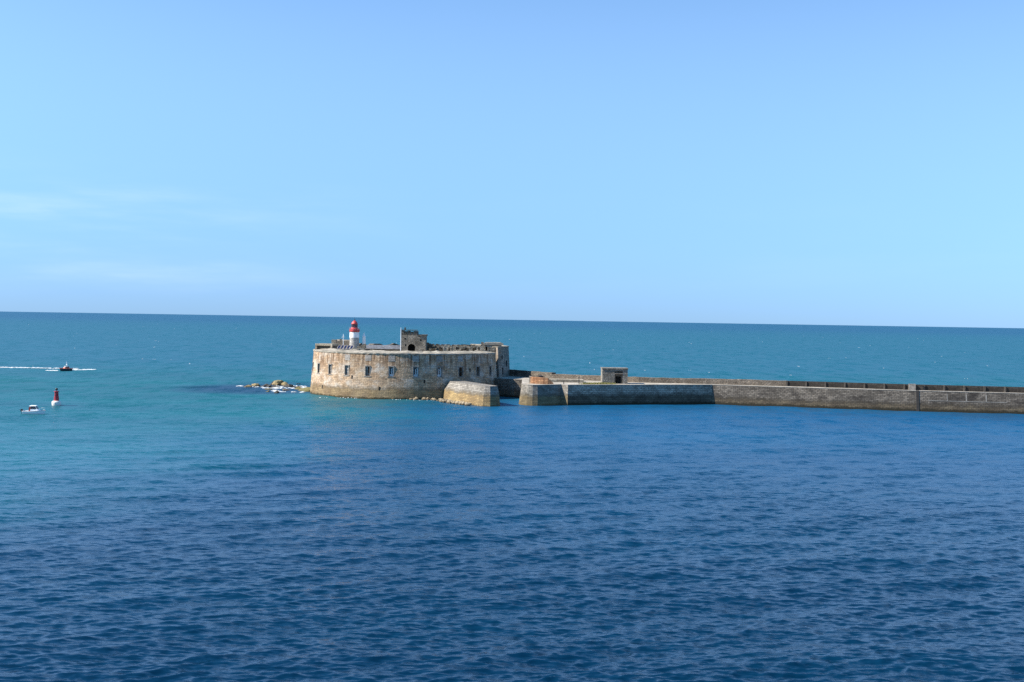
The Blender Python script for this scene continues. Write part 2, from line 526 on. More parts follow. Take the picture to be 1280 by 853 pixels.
# ------------------------------------------------------------------ the sea
def build_sea():
    rng = np.random.default_rng(5)
    rows = [4.0, 12.0, 22.0, 34.0, 44.0, 52.0, 57.0]
    r = 60.0
    while r < 3200:
        rows.append(r)
        r += max(0.13, 0.80 * r * r / (23.5 * 1120))
    while r < 60000:
        rows.append(r)
        r *= 1.25
    rows.append(60000.0)
    rows = np.array(rows)
    fine = np.arange(-0.64, 0.6401, 0.00118)
    rest = np.linspace(0.64, 2 * np.pi - 0.64, 62)[1:-1]
    ang = np.concatenate([fine, rest])
    nr, na = len(rows), len(ang)
    dr = np.gradient(rows)
    da = np.full(na, 0.00118)
    da[len(fine):] = 0.083
    RR, AA = np.meshgrid(rows, ang, indexing='ij')
    x0 = (RR * np.sin(AA)).ravel()
    y0 = (RR * np.cos(AA)).ravel()
    drr = np.repeat(dr, na)
    dar = (RR * da[None, :]).ravel()
    z = np.zeros_like(x0)
    sx = np.zeros_like(x0)
    sy = np.zeros_like(x0)
    radx, rady = np.sin(AA).ravel(), np.cos(AA).ravel()
    # groups of waves: (number, wavelength range, rms slope, mean heading, spread)
    sets = [(12, 14.0, 30.0, 0.016, 158, 12), (26, 4.0, 12.0, 0.058, 155, 18),
            (26, 1.8, 4.0, 0.062, 155, 22), (90, 0.55, 1.7, 0.205, 158, 26), (18, 1.5, 5.0, 0.035, 212, 20)]
    for n, lo, hi, slope, head, spr in sets:
        for k in range(n):
            lam = math.exp(rng.uniform(math.log(lo), math.log(hi)))
            th = math.radians(head + rng.normal() * spr)
            kx, ky = math.sin(th), math.cos(th)
            a = slope * math.sqrt(2.0 / n) * lam / (2 * math.pi)
            kk = 2 * math.pi / lam
            ph = kk * (kx * x0 + ky * y0) + rng.uniform(0, 2 * math.pi)
            # only as much of a wave as the mesh can carry here
            need = 2.1 * (np.abs(kx * radx + ky * rady) * drr + np.abs(kx * rady - ky * radx) * dar)
            at = np.clip((lam / np.maximum(need, 1e-6) - 1.0) / 0.6, 0, 1) * a
            z += at * np.cos(ph)
            s_ = -0.75 * at * np.sin(ph)
            sx += s_ * kx
            sy += s_ * ky
    # the lee of the breakwater is calmer
    gust = 0.85 + 0.22 * np.sin(x0 * 0.021 + 1.3 * np.sin(y0 * 0.013)) + 0.12 * np.sin(y0 * 0.05 + x0 * 0.03)
    z *= gust
    co = np.stack([x0 + sx, y0 + sy, z], 1)
    co = np.concatenate([co, [[0, 0, 0]]]).astype(np.float32)
    ii, jj = np.meshgrid(np.arange(nr - 1), np.arange(na), indexing='ij')
    j2 = (jj + 1) % na
    q = np.stack([ii * na + jj, (ii + 1) * na + jj, (ii + 1) * na + j2, ii * na + j2], -1).reshape(-1, 4)
    q = q[:, ::-1]
    tri = np.stack([np.full(na, nr * na), np.arange(na), (np.arange(na) + 1) % na], 1)[:, ::-1]
    me = bpy.data.meshes.new('sea')
    me.vertices.add(len(co))
    me.vertices.foreach_set('co', co.ravel())
    nl = q.size + tri.size
    me.loops.add(nl)
    me.loops.foreach_set('vertex_index', np.concatenate([q.ravel(), tri.ravel()]).astype(np.int32))
    np_ = len(q) + len(tri)
    me.polygons.add(np_)
    st = np.concatenate([np.arange(len(q)) * 4, q.size + np.arange(len(tri)) * 3]).astype(np.int32)
    me.polygons.foreach_set('loop_start', st)
    me.polygons.foreach_set('use_smooth', np.ones(np_, dtype=bool))
    me.update(calc_edges=True)
    me.validate()
    me.materials.append(M['sea'])
    o = bpy.data.objects.new('sea', me)
    C.objects.link(o)
    tag(o, kind='structure')
    print('sea', len(co), 'verts', nr, na, 'up', me.polygons[nr * 10].normal[:])


build_sea()

# ------------------------------------------------------------------ the round fort
FX, FY = -33.0, 350.0
RB, RT = 29.55, 28.5          # wall radius at the water and at the top
ZT = 12.9


def fp(th, r, z, o=(0, 0, 0)):
    """point on the fort: th degrees to the right of the side that faces the harbour"""
    return (FX + r * math.sin(R(th)) - o[0], FY - r * math.cos(R(th)) - o[1], z - o[2])


def rad(z):
    return RB + (RT - RB) * (z + 1.5) / (ZT + 1.5)


FO = (FX, FY, 0)
fort = thing('round_fort', 'round granite sea fort with stained battered wall and small windows', 'fort', FO)
WIN = [-129, -115, -101, -87, -73, -59, -45, -31, -17, -3, 11, 25, 39, 53, 67]
HW = 1.32                     # half width of a window in degrees
Z0, Z1 = 6.55, 9.2
T0, T1 = -184.0, 79.0
cuts = sorted(set([T0, T1] + [round(a, 3) for wn in WIN for a in (wn - HW, wn + HW)] +
                  [float(a) for a in np.arange(-182, 78.5, 2.0) if all(abs(a - wn) > HW + 0.2 for wn in WIN)]))
mb = MB()
zs = [-1.5, 3.0, Z0, Z1, ZT]
for a, b in zip(cuts, cuts[1:]):
    mid = (a + b) / 2
    for z0, z1 in zip(zs, zs[1:]):
        if z0 == Z0 and any(abs(mid - wn) < HW for wn in WIN):
            continue
        pts = [fp(a, rad(z0), z0, FO), fp(b, rad(z0), z0, FO), fp(b, rad(z1), z1, FO), fp(a, rad(z1), z1, FO)]
        us = [(R(a) * 29, z0), (R(b) * 29, z0), (R(b) * 29, z1), (R(a) * 29, z1)]
        mb.face(pts, us)
for wn in WIN:                # reveals of the openings
    for (ta, za), (tb, zb) in (((wn - HW, Z0), (wn + HW, Z0)), ((wn + HW, Z0), (wn + HW, Z1)),
                               ((wn + HW, Z1), (wn - HW, Z1)), ((wn - HW, Z1), (wn - HW, Z0))):
        mb.face([fp(ta, rad(za), za, FO), fp(tb, rad(zb), zb, FO), fp(tb, rad(zb) - 1.0, zb, FO), fp(ta, rad(za) - 1.0, za, FO)])
mb.build('wall', 'fort', fort)

# sloping top of the rampart, thick pale stone
mb = MB()
for k in range(130):
    a, b = T0 + (T1 - T0) * k / 130, T0 + (T1 - T0) * (k + 1) / 130
    jit = lambda i: (.10 * math.sin(i * 1.7) + .09 * math.sin(i * .61 + 1) + .07 * math.sin(i * 4.3), .08 * math.sin(i * 2.9))
    (j0, k0), (j1, k1) = jit(k), jit(k + 1)
    ring = lambda j, kk: [(RT - 0.4, ZT + 0.003), (RT + 0.16 + kk, ZT + 0.003), (RT + 0.16 + kk, ZT + 0.32 + j * .3), (24.6, ZT + 0.95 + j * .7), (24.6, ZT - 0.2)]
    ra, rb = ring(j0, k0), ring(j1, k1)
    for (r0, z0), (r1, z1), (s0, y0_), (s1_, y1_) in zip(ra, ra[1:], rb, rb[1:]):
        mb.face([fp(a, r0, z0, FO), fp(b, s0, y0_, FO), fp(b, s1_, y1_, FO), fp(a, r1, z1, FO)],
                [(R(a) * 29, -r0 + z0), (R(b) * 29, -r0 + z0), (R(b) * 29, -r1 + z1), (R(a) * 29, -r1 + z1)])
mb.build('coping', 'coping', fort)
mb = MB()
ring = [fp(T0 + (T1 - T0) * k / 90, 25.0, 13.0, FO) for k in range(91)] + [(26.0, 0, 13.0), (26, 22, 13.0)]
mb.face(ring)
mb.build('terrace', 'terrace', fort)
# higher rampart on the seaward side
mb = MB()
for k in range(40):
    a, b = -183 + k * 2.0, -183 + (k + 1) * 2.0
    rnd = random.Random(k)
    h0 = 14.35 + 0.35 * math.sin(k * 0.9) + 0.15 * math.sin(k * 2.3)
    h1 = 14.35 + 0.35 * math.sin((k + 1) * 0.9) + 0.15 * math.sin((k + 1) * 2.3)
    for (r0, z0, z0b), (r1, z1, z1b) in (((28.2, 13.3, 13.3), (28.0, h0, h1)), ((28.0, h0, h1), (24.2, h0 + .1, h1 + .1)),
                                         ((24.2, h0 + .1, h1 + .1), (24.0, 13.0, 13.0))):
        mb.face([fp(a, r0, z0, FO), fp(b, r0, z0b, FO), fp(b, r1, z1b, FO), fp(a, r1, z1, FO)])
mb.build('seaward_rampart', 'ruin_dark', fort)

# windows of the fort
styles = {-45: 'fill', -31: 'fill', -17: 'half', -3: 'bars', 11: 'bars', 25: 'bars'}
for wn in WIN:
    rr = rad((Z0 + Z1) / 2)
    wo_ = fp(wn, rr - 0.95, Z0)
    st = styles.get(wn, 'dark')
    W, H = 2 * rr * math.sin(R(HW)) + 0.1, Z1 - Z0 + 0.1
    mb = MB()
    mb.box(-W / 2, W / 2, 0, 0.1, -0.05, H)
    wobj = mb.build('window', 'pane' if st != 'dark' else 'void', fort)
    wobj.location = (wo_[0] - FX, wo_[1] - FY, Z0)
    wobj.rotation_euler = (0, 0, R(wn))
    mb = MB()
    hw_ = W / 2 - .06
    for x0_, x1_, z0_, z1_ in ((-hw_ - .22, -hw_, -.02, H), (hw_, hw_ + .22, -.02, H), (-hw_ - .22, hw_ + .22, H + .003, H + .24)):
        mb.box(x0_, x1_, -1.02, -.6, z0_, z1_)
    mb.build('surround', 'jamb', wobj)
    mb = MB()
    mb.box(-hw_ - .42, hw_ + .42, -1.14, -.6, -.26, -.023)
    mb.build('sill', 'jamb', wobj)
    mb = MB()
    if st == 'fill':
        mb.box(-W / 2 + .06, W / 2 - .42, -0.55, -0.02, 0.02, H - .14)
        mb.build('board', 'blockfill', wobj)
    elif st == 'half':
        mb.box(-W / 2 + .06, -0.12, -0.55, -0.02, 0.02, H - .14)
        mb.box(-.1, W / 2 - .08, -0.35, -0.02, 0.02, 0.75)
        mb.build('board', 'blockfill', wobj)
    elif st == 'bars':
        mb.box(-W / 2 + .06, -W / 2 + .2, -0.3, -0.02, 0.02, H - .14)
        mb.box(W / 2 - .36, W / 2 - .08, -0.45, -0.02, 0.02, H - .14)
        mb.box(-.10, .12, -0.32, -0.02, 0.62, H - .5)
        mb.box(-W / 2 + .21, W / 2 - .37, -0.4, -0.02, 0.02, 0.6)
        mb.build('frame', 'frame', wobj)
for th_, z_ in ((-52.0, 2.6), (-27.0, 6.0), (-9.6, 3.0), (16.0, 5.2), (46.0, 8.3)):
    mb = MB()
    mb.box(-.22, .22, -.06, .4, -.5, .5)
    o = mb.build('drain_hole', 'void', fort)
    q = fp(th_, rad(z_), z_, FO)
    o.location, o.rotation_euler = q, (0, 0, R(th_))
# walled-up openings close under the coping
for wn in (-31, -17, -3, 11, 25, 39):
    a0, a1 = wn - 1.9, wn + 1.9
    mb = MB()
    za, zb = 10.9, 12.55
    prev = None
    for k in range(4):
        a, b = a0 + (a1 - a0) * k / 4, a0 + (a1 - a0) * (k + 1) / 4
        mb.face([fp(a, rad(za) + .05, za, FO), fp(b, rad(za) + .05, za, FO), fp(b, rad(zb) + .05, zb, FO), fp(a, rad(zb) + .05, zb, FO)])
        mb.face([fp(a, rad(zb) + .05, zb, FO), fp(b, rad(zb) + .05, zb, FO), fp(b, rad(zb) - .1, zb, FO), fp(a, rad(zb) - .1, zb, FO)])
        mb.face([fp(b, rad(za) + .05, za, FO), fp(a, rad(za) + .05, za, FO), fp(a, rad(za) - .1, za, FO), fp(b, rad(za) - .1, za, FO)])
    for a, s_ in ((a0, 1), (a1, -1)):
        q = [fp(a, rad(za) + .05, za, FO), fp(a, rad(zb) + .05, zb, FO), fp(a, rad(zb) - .1, zb, FO), fp(a, rad(za) - .1, za, FO)]
        mb.face(q if s_ > 0 else q[::-1])
    mb.build('walled_up_opening', 'blockfill', fort)

# gorge: taller block that closes the fort on the breakwater side
gb = [(-8.0, 349.6), (-3.35, 344.6), (0.0, 357.0), (-3.5, 376.0), (-14.0, 379.0)]
gt = [(-7.8, 349.4), (-4.35, 345.2), (-1.05, 357.0), (-4.5, 375.2), (-14.0, 378.0)]
mb = MB()
mb.loft([(x - FX, y - FY, -1.5) for x, y in gb], [(x - FX, y - FY, 14.75) for x, y in gt])
mb.build('gorge_block', 'gorge', fort)
mb = MB()
mb.loft([(x - FX + sx, y - FY + sy, 14.753) for (x, y), (sx, sy) in zip(gt, ((-.1, 0), (0, -.15), (.15, 0), (.1, .1), (0, .1)))],
        [(x - FX + sx, y - FY + sy, 15.0) for (x, y), (sx, sy) in zip(gt, ((-.1, 0), (0, -.15), (.15, 0), (.1, .1), (0, .1)))])
mb.build('gorge_coping', 'ruin_pale', fort)
for (f, za, zb) in ((0.34, 11.0, 12.3), (0.34, 6.2, 8.4), (0.72, 8.6, 10.4)):
    # openings in the shaded flank, deep boxes of darkness set into a stone surround
    A = Vector((gt[1][0], gt[1][1], 0)).lerp(Vector((gt[2][0], gt[2][1], 0)), f)
    k = (14.75 - (za + zb) / 2) / 16.25
    A += (Vector((gb[1][0], gb[1][1], 0)) - Vector((gt[1][0], gt[1][1], 0))) * k
    dirv = (Vector((gt[2][0], gt[2][1], 0)) - Vector((gt[1][0], gt[1][1], 0))).normalized()
    mb = MB()
    mat = Matrix.Translation((A.x - FX, A.y - FY, 0)) @ Matrix.Rotation(math.atan2(dirv.y, dirv.x), 4, 'Z')
    mb.box(-.55, .55, -.10, .3, za, zb, mat)
    mb.build('window', 'void', fort)


# ------------------------------------------------------------------ things on the fort's roof
def ruin_wall(name, label, cat, x0, x1, y, th, z0, ztop, holes, mat, seed, lintel=None, group=None, rz=0.0):
    """rough masonry wall of blocks with real openings; holes: (xa, xb, za, zb) from its left foot"""
    rnd = random.Random(seed)
    th_ = thing(name, label, cat, (x0, y, z0), rz, group)
    mb = MB()
    L = x1 - x0
    nx = max(4, int(L / 0.55))
    for i in range(nx):
        xa, xb = L * i / nx, L * (i + 1) / nx
        xm = (xa + xb) / 2
        h = ztop(xm) - z0 if callable(ztop) else ztop - z0
        nz = max(2, int(h / 0.45))
        for k in range(nz):
            za, zb = h * k / nz, h * (k + 1) / nz
            zm = (za + zb) / 2
            if any(a <= xm <= b and c <= zm <= d_ for a, b, c, d_ in holes):
                continue
            j = rnd.uniform(-0.06, 0.06)
            mb.box(xa, xb + 0.002, j, th + j, za, zb + (rnd.uniform(0, .18) if k == nz - 1 else 0.002))
    mb.build('masonry', mat, th_)
    return th_


# blockhouse with an arched doorway
bh = thing('blockhouse', 'ruined brown stone blockhouse with arched doorway on the fort roof', 'blockhouse', (-33.1, 334.5, 13.0))
mb = MB()
arch = [(2.0, 0), (2.0, 1.7)] + [(3.1 - 1.1 * math.cos(R(a)), 1.7 + 1.0 * math.sin(R(a))) for a in range(20, 180, 20)] + [(4.2, 1.7), (4.2, 0)]
mb.prism([(0, 0)] + arch + [(7.3, 0), (7.3, 5.15), (4.75, 5.15), (4.75, 5.3), (0, 5.3)], 0, 0.9)
mb.box(0, 0.8, 0.903, 5.2, 0, 5.3)
mb.box(6.5, 7.3, 0.903, 5.2, 0, 5.15)
mb.box(0.803, 6.497, 4.5, 5.2, 0, 5.2)
mb.build('wall', 'ruin', bh)
mb = MB()
for (a, b, c) in ((0.0, .9, 1.35), (1.0, 1.75, 1.15), (1.85, 2.7, 1.3), (2.8, 3.55, 1.05), (3.65, 4.75, 1.25)):
    mb.box(a, b, 0.05, 1.0, 5.303, 5.3 + c)
mb.box(0, .8, 1.003, 5.0, 5.303, 6.45)
mb.box(3.95, 4.75, 1.003, 5.0, 5.303, 6.5)
mb.build('upper_wall', 'ruin_dark', bh)
mb = MB()
mb.box(4.9, 7.55, -0.2, 5.4, 5.153, 5.5)
mb.build('roof_slab', 'ruin_dark', bh)
mb = MB()
mb.box(-.1, 4.85, -.1, 1.1, 6.7, 6.9)
mb.box(.9, 1.3, .2, .6, 6.903, 7.6)
mb.build('top_slab', 'ruin_dark', bh)
mb = MB()
mb.box(0.85, 6.4, 3.0, 3.1, 0.02, 5.0)
mb.build('doorway_interior', 'void', bh)
for xx, zz in ((1.0, 3.9), (1.1, 2.0), (5.6, 3.6)):
    mb = MB()
    mb.box(xx, xx + .4, -.02, .3, zz, zz + .6)
    mb.build('loophole', 'void', bh)

# lighthouse
LX, LY, LZ = -48.0, 341.0, 13.0
lh = thing('lighthouse', 'small white lighthouse with red gallery and red dome on the fort', 'lighthouse', (LX, LY, LZ))
mb = MB()
mb.lathe([(1.7, 0), (1.66, 0.35), (1.5, 0.36), (1.42, 4.15)], 28)
mb.build('tower', 'lh_stone', lh, smooth=False)
mb = MB()
mb.lathe([(1.425, 4.15), (1.45, 4.16), (1.43, 5.75), (1.5, 5.85), (1.3, 5.86)], 28)
mb.build('white_band', 'white', lh)
mb = MB()
mb.lathe([(1.42, 5.863), (1.48, 5.99), (1.62, 6.10), (1.64, 6.30), (1.54, 6.32), (1.50, 6.85), (1.1, 6.9), (1.0, 7.3), (0.3, 7.35)], 28)
gal = mb.build('gallery', 'red', lh)
mb = MB()
for k in range(14):
    a = 2 * math.pi * k / 14
    mb.tube([(1.68 * math.cos(a), 1.68 * math.sin(a), 6.2), (1.68 * math.cos(a), 1.68 * math.sin(a), 7.3)], 0.03, 4)
for zz in (6.75, 7.3):
    mb.tube([(1.68 * math.cos(2 * math.pi * k / 28), 1.68 * math.sin(2 * math.pi * k / 28), zz) for k in range(29)], 0.03, 4)
mb.build('railing', 'metal', gal)
mb = MB()
mb.lathe([(0.86, 7.3), (0.86, 8.3)], 16)
lan = mb.build('lantern_room', 'glass', lh)
for k in range(8):
    a = 2 * math.pi * k / 8 + .2
    mb = MB()
    mb.tube([(0.89 * math.cos(a), 0.89 * math.sin(a), 7.3), (0.89 * math.cos(a), 0.89 * math.sin(a), 8.3)], 0.05, 4)
    mb.build('glazing_bar', 'red', lan)
mb = MB()
mb.lathe([(0.88, 8.22), (0.99, 8.28), (0.95, 8.42), (0.78, 8.85), (0.46, 9.2), (0.18, 9.34), (0.14, 9.4), (0, 9.42)], 24)
dome = mb.build('dome', 'red', lh, smooth=True)
mb = MB()
mb.lathe([(0.06, 9.38), (0.2, 9.5), (0.2, 9.62), (0.04, 9.75), (0.03, 10.3), (0, 10.32)], 8)
mb.build('finial', 'black', dome)

# slender pillar
pl = thing('stone_pillar', 'slender pointed pale pillar beside the lighthouse', 'pillar', (-45.2, 342.0, 13.0))
mb = MB()
mb.lathe([(0.75, 0), (0.72, 0.8), (0.55, 0.85), (0.46, 4.3), (0.52, 4.4), (0.5, 4.6), (0.12, 5.3), (0.1, 5.7), (0, 5.75)], 10)
mb.build('shaft', 'white', pl)


def mast(x, y, z, h, label, arm):
    o = thing('mast', label, 'mast', (x, y, z))
    mb = MB()
    mb.lathe([(0.11, 0), (0.07, h), (0, h + .02)], 8)
    mb.build('pole', 'pole', o)
    if arm:
        mb = MB()
        mb.tube([(-.55, 0, h * .82), (.55, 0, h * .82)], 0.05)
        mb.box(-.2, .2, -.2, .2, h * .84, h * .9)
        mb.build('crossarm', 'pole', o)
    mb = MB()
    mb.box(-.3, .3, -.3, .3, 0, .12)
    mb.build('base_plate', 'metal', o)


mast(-50.45, 335.0, 13.0, 5.3, 'thin pale pole with short crossarm beside the solar panels', True)
mast(-32.9, 331.3, 13.0, 7.5, 'tall thin white pole at the corner of the brown blockhouse', False)

# solar array
so = thing('solar_array', 'row of tilted dark blue solar panels behind the fort parapet', 'solar panels', (-51.6, 329.6, 13.35))
mb = MB()
for x in (0.1, 2.3, 4.5):
    mb.tube([(x, .12, 0), (x, .12, 0.56)], .035, 4)
    mb.tube([(x, .85, 0), (x, .85, 1.4)], .035, 4)
    mb.tube([(x, .12, 0.5), (x, .85, 1.3)], .035, 4)
mb.tube([(0, .12, .5), (4.6, .12, .5)], .045, 4)
mb.tube([(0, .85, 1.3), (4.6, .85, 1.3)], .045, 4)
mb.build('support_frame', 'metal', so)
for k in range(5):
    mt = Matrix.Translation((k * .92, 0.02, .60)) @ Matrix.Rotation(R(48), 4, 'X') @ Matrix(((1, -.32, 0, 0), (0, 1, 0, 0), (0, 0, 1, 0), (0, 0, 0, 1))).inverted()
    mb = MB()
    mb.box(0, .86, 0, 1.5, 0, .05, mt)
    pn = mb.build('panel', 'blockfill', so)
    mb = MB()
    mb.box(.16, .70, .12, 1.38, .053, .07, mt)
    mb.build('cell_face', 'solar', pn)

# mounds and small buildings of the roof
mo = thing('casemate', 'brown flat-topped stone casemate behind the fort solar panels', 'casemate', (-53.0, 353.0, 13.0))
mb = MB()
a_ = [(-2.9, -2.5), (2.4, -2.8), (2.6, 3), (-2.6, 3)]
mb.loft([(x * 1.08, y * 1.08, 0) for x, y in a_], [(x, y, 2.9 + .12 * i) for i, (x, y) in enumerate(a_)])
mb.build('wall', 'ruin', mo)
mb = MB()
mb.box(-3.5, -2.0, -2.6, -1.2, 2.0, 3.25)
mb.build('rubble_block', 'ruin_pale', mo)
mb = MB()
mb.box(-1.0, -.4, -2.2, -1.6, 2.9, 3.5)
mb.build('rubble_block', 'ruin_pale', mo)

sh = thing('shelter', 'open dark fronted shelter with pale flat roof at the fort rim', 'shelter', (-60.0, 341.5, 13.0), R(-22))
mb = MB()
mb.box(0, 6.0, 0, 4.0, 1.55, 2.15)
mb.build('roof', 'ruin_pale', sh)
mb = MB()
mb.box(0.1, 5.9, .5, 3.8, 0, 1.547)
mb.build('back_wall', 'ruin_dark', sh)
mb = MB()
mb.box(0, .6, -.05, .45, 0, 1.547)
mb.build('pier', 'ruin', sh)
mb = MB()
mb.box(5.4, 6.0, -.05, .45, 0, 1.547)
mb.build('pier', 'ruin', sh)

lw = thing('low_wall', 'pale low wall next to the solar panels on the fort', 'wall', (-47.0, 329.5, 13.0))
mb = MB()
mb.box(0, 2.0, 0, .6, 0, 1.25)
mb.box(2.003, 3.5, 0.05, .6, 0, 1.45)
mb.build('masonry', 'ruin_pale', lw)
cb = thing('concrete_ramp', 'pale wedge-shaped masonry heap below the pointed pillar', 'masonry', (-46.3, 333.0, 13.0))
mb = MB()
mb.prism([(0, 0), (2.7, 0), (2.7, 2.45), (2.1, 2.5), (1.2, 1.9), (0.3, 1.75)], 0, 2.2)
mb.build('wedge', 'ruin_pale', cb)
mb = MB()
mb.box(1.4, 2.2, -.05, .5, .5, 1.5)
mb.build('opening', 'void', cb)
db = thing('dark_hatch', 'small dark box-shaped hatch on the fort parapet', 'hatch', (-43.2, 329.0, 13.0))
mb = MB()
mb.box(0, 2.0, 0, 1.2, 0, 1.1)
mb.build('body', 'ruin_dark', db)
mb = MB()
mb.box(-.1, 2.1, -.1, 1.3, 1.103, 1.22)
mb.build('lid', 'ruin', db)

gr = thing('slate_roofed_building', 'long low building with grey slate roof inside the fort', 'building', (-45.2, 345.0, 13.0))
mb = MB()
mb.box(0.2, 10.6, 0.4, 6.6, 0, .62)
mb.build('wall', 'ruin_dark', gr)
mb = MB()
mb.prism([(0, 0), (0, 0)][:0] + [(0, 0.6), (10.8, 0.6), (10.8, .72), (0, .72)], 0.1, 0.4)
mb.build('eave', 'ruin_pale', gr)
mb = MB()
mb.face([(-.1, 0, .73), (10.9, 0, .73), (10.9, 3.4, 1.85), (-.1, 3.4, 1.85)])
mb.face([(10.9, 7, .73), (-.1, 7, .73), (-.1, 3.4, 1.85), (10.9, 3.4, 1.85)])
mb.face([(-.1, 7, .73), (-.1, 0, .73), (-.1, 3.4, 1.85)])
mb.face([(10.9, 0, .73), (10.9, 7, .73), (10.9, 3.4, 1.85)])
mb.build('roof', 'slate', gr)

rnd = random.Random(3)
hills = [rnd.uniform(-.25, .35) for _ in range(60)]
ruin_wall('ruined_wall', 'long broken wall with many dark openings right of the blockhouse', 'wall', -25.6, -8.6, 341.0, .8, 13.0,
          lambda x: 15.15 + hills[int(x * 2)] * .8,
          [(1.3, 2.5, .3, 1.6), (3.6, 4.8, .5, 1.7), (6.2, 7.0, .4, 1.4), (8.6, 9.7, .9, 1.8), (10.4, 12.2, .3, 1.5),
           (13.6, 14.7, .7, 1.7), (15.1, 15.8, .7, 1.7)], 'ruin_pale', 7)
ruin_wall('ruined_wall', 'dark crumbling wall stub against the right side of the blockhouse', 'wall', -25.7, -22.2, 338.5, .9, 13.0,
          lambda x: 16.2 - x * .55 + hills[int(x * 3)], [(.8, 1.6, .2, 1.6), (2.0, 2.8, .5, 1.3)], 'ruin_dark', 9)
ruin_wall('ruined_wall', 'low broken wall made solid and dark to darken the arcade openings', 'wall', -25.0, -9.0, 343.6, .9, 13.0,
          lambda x: 15.3 + hills[int(x * 2) + 9] * .6, [], 'ruin_dark', 12)  # left solid and in dark stone so the openings in front look dark
cs = thing('casemate', 'pale roofed casemate at the fort corner facing the breakwater', 'casemate', (-9.2, 345.5, 13.0))
mb = MB()
mb.prism([(0, 0), (1.0, 0), (1.0, 1.9), (1.8, 1.9), (1.8, .3), (3.0, .3), (3.0, 1.5), (4.0, 1.5), (4.0, .2), (4.9, .2), (4.9, 0),
          (5.9, 0), (5.9, 2.5), (0, 2.5)], 2.0, 2.7)
mb.box(0, .6, 2.703, 7.4, 0, 2.5)
mb.box(5.3, 5.9, 2.703, 7.4, 0, 2.5)
mb.build('wall', 'ruin_pale', cs)
mb = MB()
mb.box(.62, 5.28, 4.0, 4.1, 0, 2.49)
mb.build('interior', 'void', cs)
mb = MB()
mb.prism([(.4, 2.503), (6.5, 2.503), (6.6, 2.75), (5.6, 3.25), (1.0, 3.2), (.2, 2.8)], 1.7, 7.6)
mb.build('roof', 'coping', cs)
mb = MB()
mb.box(-.4, .4, 2.0, 3.0, 2.0, 3.3)
mb.build('chimney', 'ruin', cs)
lwr = ruin_wall('low_wall', 'sunlit low wall at the outer corner of the fort roof', 'wall', -7.6, -5.2, 345.9, .5, 13.0, 14.72, [], 'ruin_pale', 4)

# ------------------------------------------------------------------ short jetty at the foot of the fort
jt = thing('stone_jetty', 'short battered stone jetty with golden tidal stain against the fort', 'jetty', (-10, 312, 0))
JO = (-10, 312)
jb = [(-19.7, 323.8), (-19.5, 321.6), (-9.0, 301.6), (-7.6, 300.2), (-5.6, 299.9), (-3.8, 301.2), (-2.8, 303.4), (-12.8, 325), (-15, 328)]
jm = [(-19.3, 324.0), (-19.2, 321.9), (-8.7, 302.1), (-7.4, 300.8), (-5.6, 300.5), (-4.1, 301.7), (-3.2, 303.6), (-13.2, 325), (-15, 328)]
jtp = [(-17.9, 324.2), (-17.6, 322.0), (-8.3, 302.6), (-7.1, 301.5), (-5.7, 301.2), (-4.5, 302.2), (-3.7, 303.8), (-13.7, 325), (-15.3, 328)]
mb = MB()
for A, B, z0, z1 in ((jb, jm, -1.5, 3.0), (jm, jtp, 3.0, 5.2)):
    mb.loft([(x - JO[0], y - JO[1], z0) for x, y in A], [(x - JO[0], y - JO[1], z1) for x, y in B], cap=(z1 > 4))
mb.build('wall', 'jetty', jt)
mb = MB()
mb.loft([(x - JO[0], y - JO[1], 5.203) for x, y in jtp], [(x - JO[0], y - JO[1], 5.4) for x, y in jtp])
mb.build('top_course', 'jetty', jt)

# ------------------------------------------------------------------ breakwater
BO = (60.0, 316.0, 0.0)
bw = thing('breakwater', 'long grey stone breakwater running away from the fort', 'breakwater', BO)
DZ = 5.5


def bpt(q, z):
    return (q[0] - BO[0], q[1] - BO[1], z)


def wall_strip(path_b, path_t, z0, z1, mat, name, step=4.0, shelf=None):
    mb = MB()
    u = 0.0
    for k in range(len(path_b) - 1):
        a, b = Vector(path_b[k]), Vector(path_b[k + 1])
        c, d_ = Vector(path_t[k]), Vector(path_t[k + 1])
        L = (b - a).length
        n = max(1, int(L / step))
        for i in range(n):
            f, g = i / n, (i + 1) / n
            mb.face([bpt(a.lerp(b, f), z0), bpt(a.lerp(b, g), z0), bpt(c.lerp(d_, g), z1), bpt(c.lerp(d_, f), z1)],
                    [(u + L * f, z0), (u + L * g, z0), (u + L * g, z1), (u + L * f, z1)])
        u += L
    return mb.build(name, mat, bw)


back_b = [(-6.0, 342.0), (0.8, 336.4), (3.0, 335.8)]
back_t = [(-6.0, 342.4), (1.0, 336.8), (3.2, 336.2)]
head_b = [(3.0, 335.8), (1.95, 312.0), (2.0, 309.6), (2.7, 307.8), (4.2, 306.4), (5.8, 305.8), (7.3, 305.9), (14.0, 310.6)]
head_t = [(3.2, 336.2), (2.9, 312.2), (2.95, 310.2), (3.5, 308.7), (4.6, 307.5), (5.9, 306.9), (7.2, 307.0), (13.9, 311.7)]
fac_b = [(14.0, 310.6), (15.6, 309.0)]
fac_t = [(13.9, 311.7), (15.7, 310.0)]
s1_b = [(15.6, 309.0), (36.6, 315.45), (57.9, 321.9)]
s1_t = [(15.7, 310.0), (36.7, 316.3), (57.9, 322.6)]
s2_b = [(57.9, 321.9), (90.0, 313.2), (111.0, 308.9), (139.7, 304.2), (190, 296.0), (300.0, 278.0)]
s2_t = [(57.9, 322.6), (90.0, 314.1), (111.0, 309.8), (139.7, 305.1), (190, 296.9), (300.0, 278.9)]
wall_strip(back_b, back_t, -1.5, DZ, 'quay_b', 'channel_wall')
wall_strip(head_b, head_t, -1.5, DZ, 'head', 'pier_head')
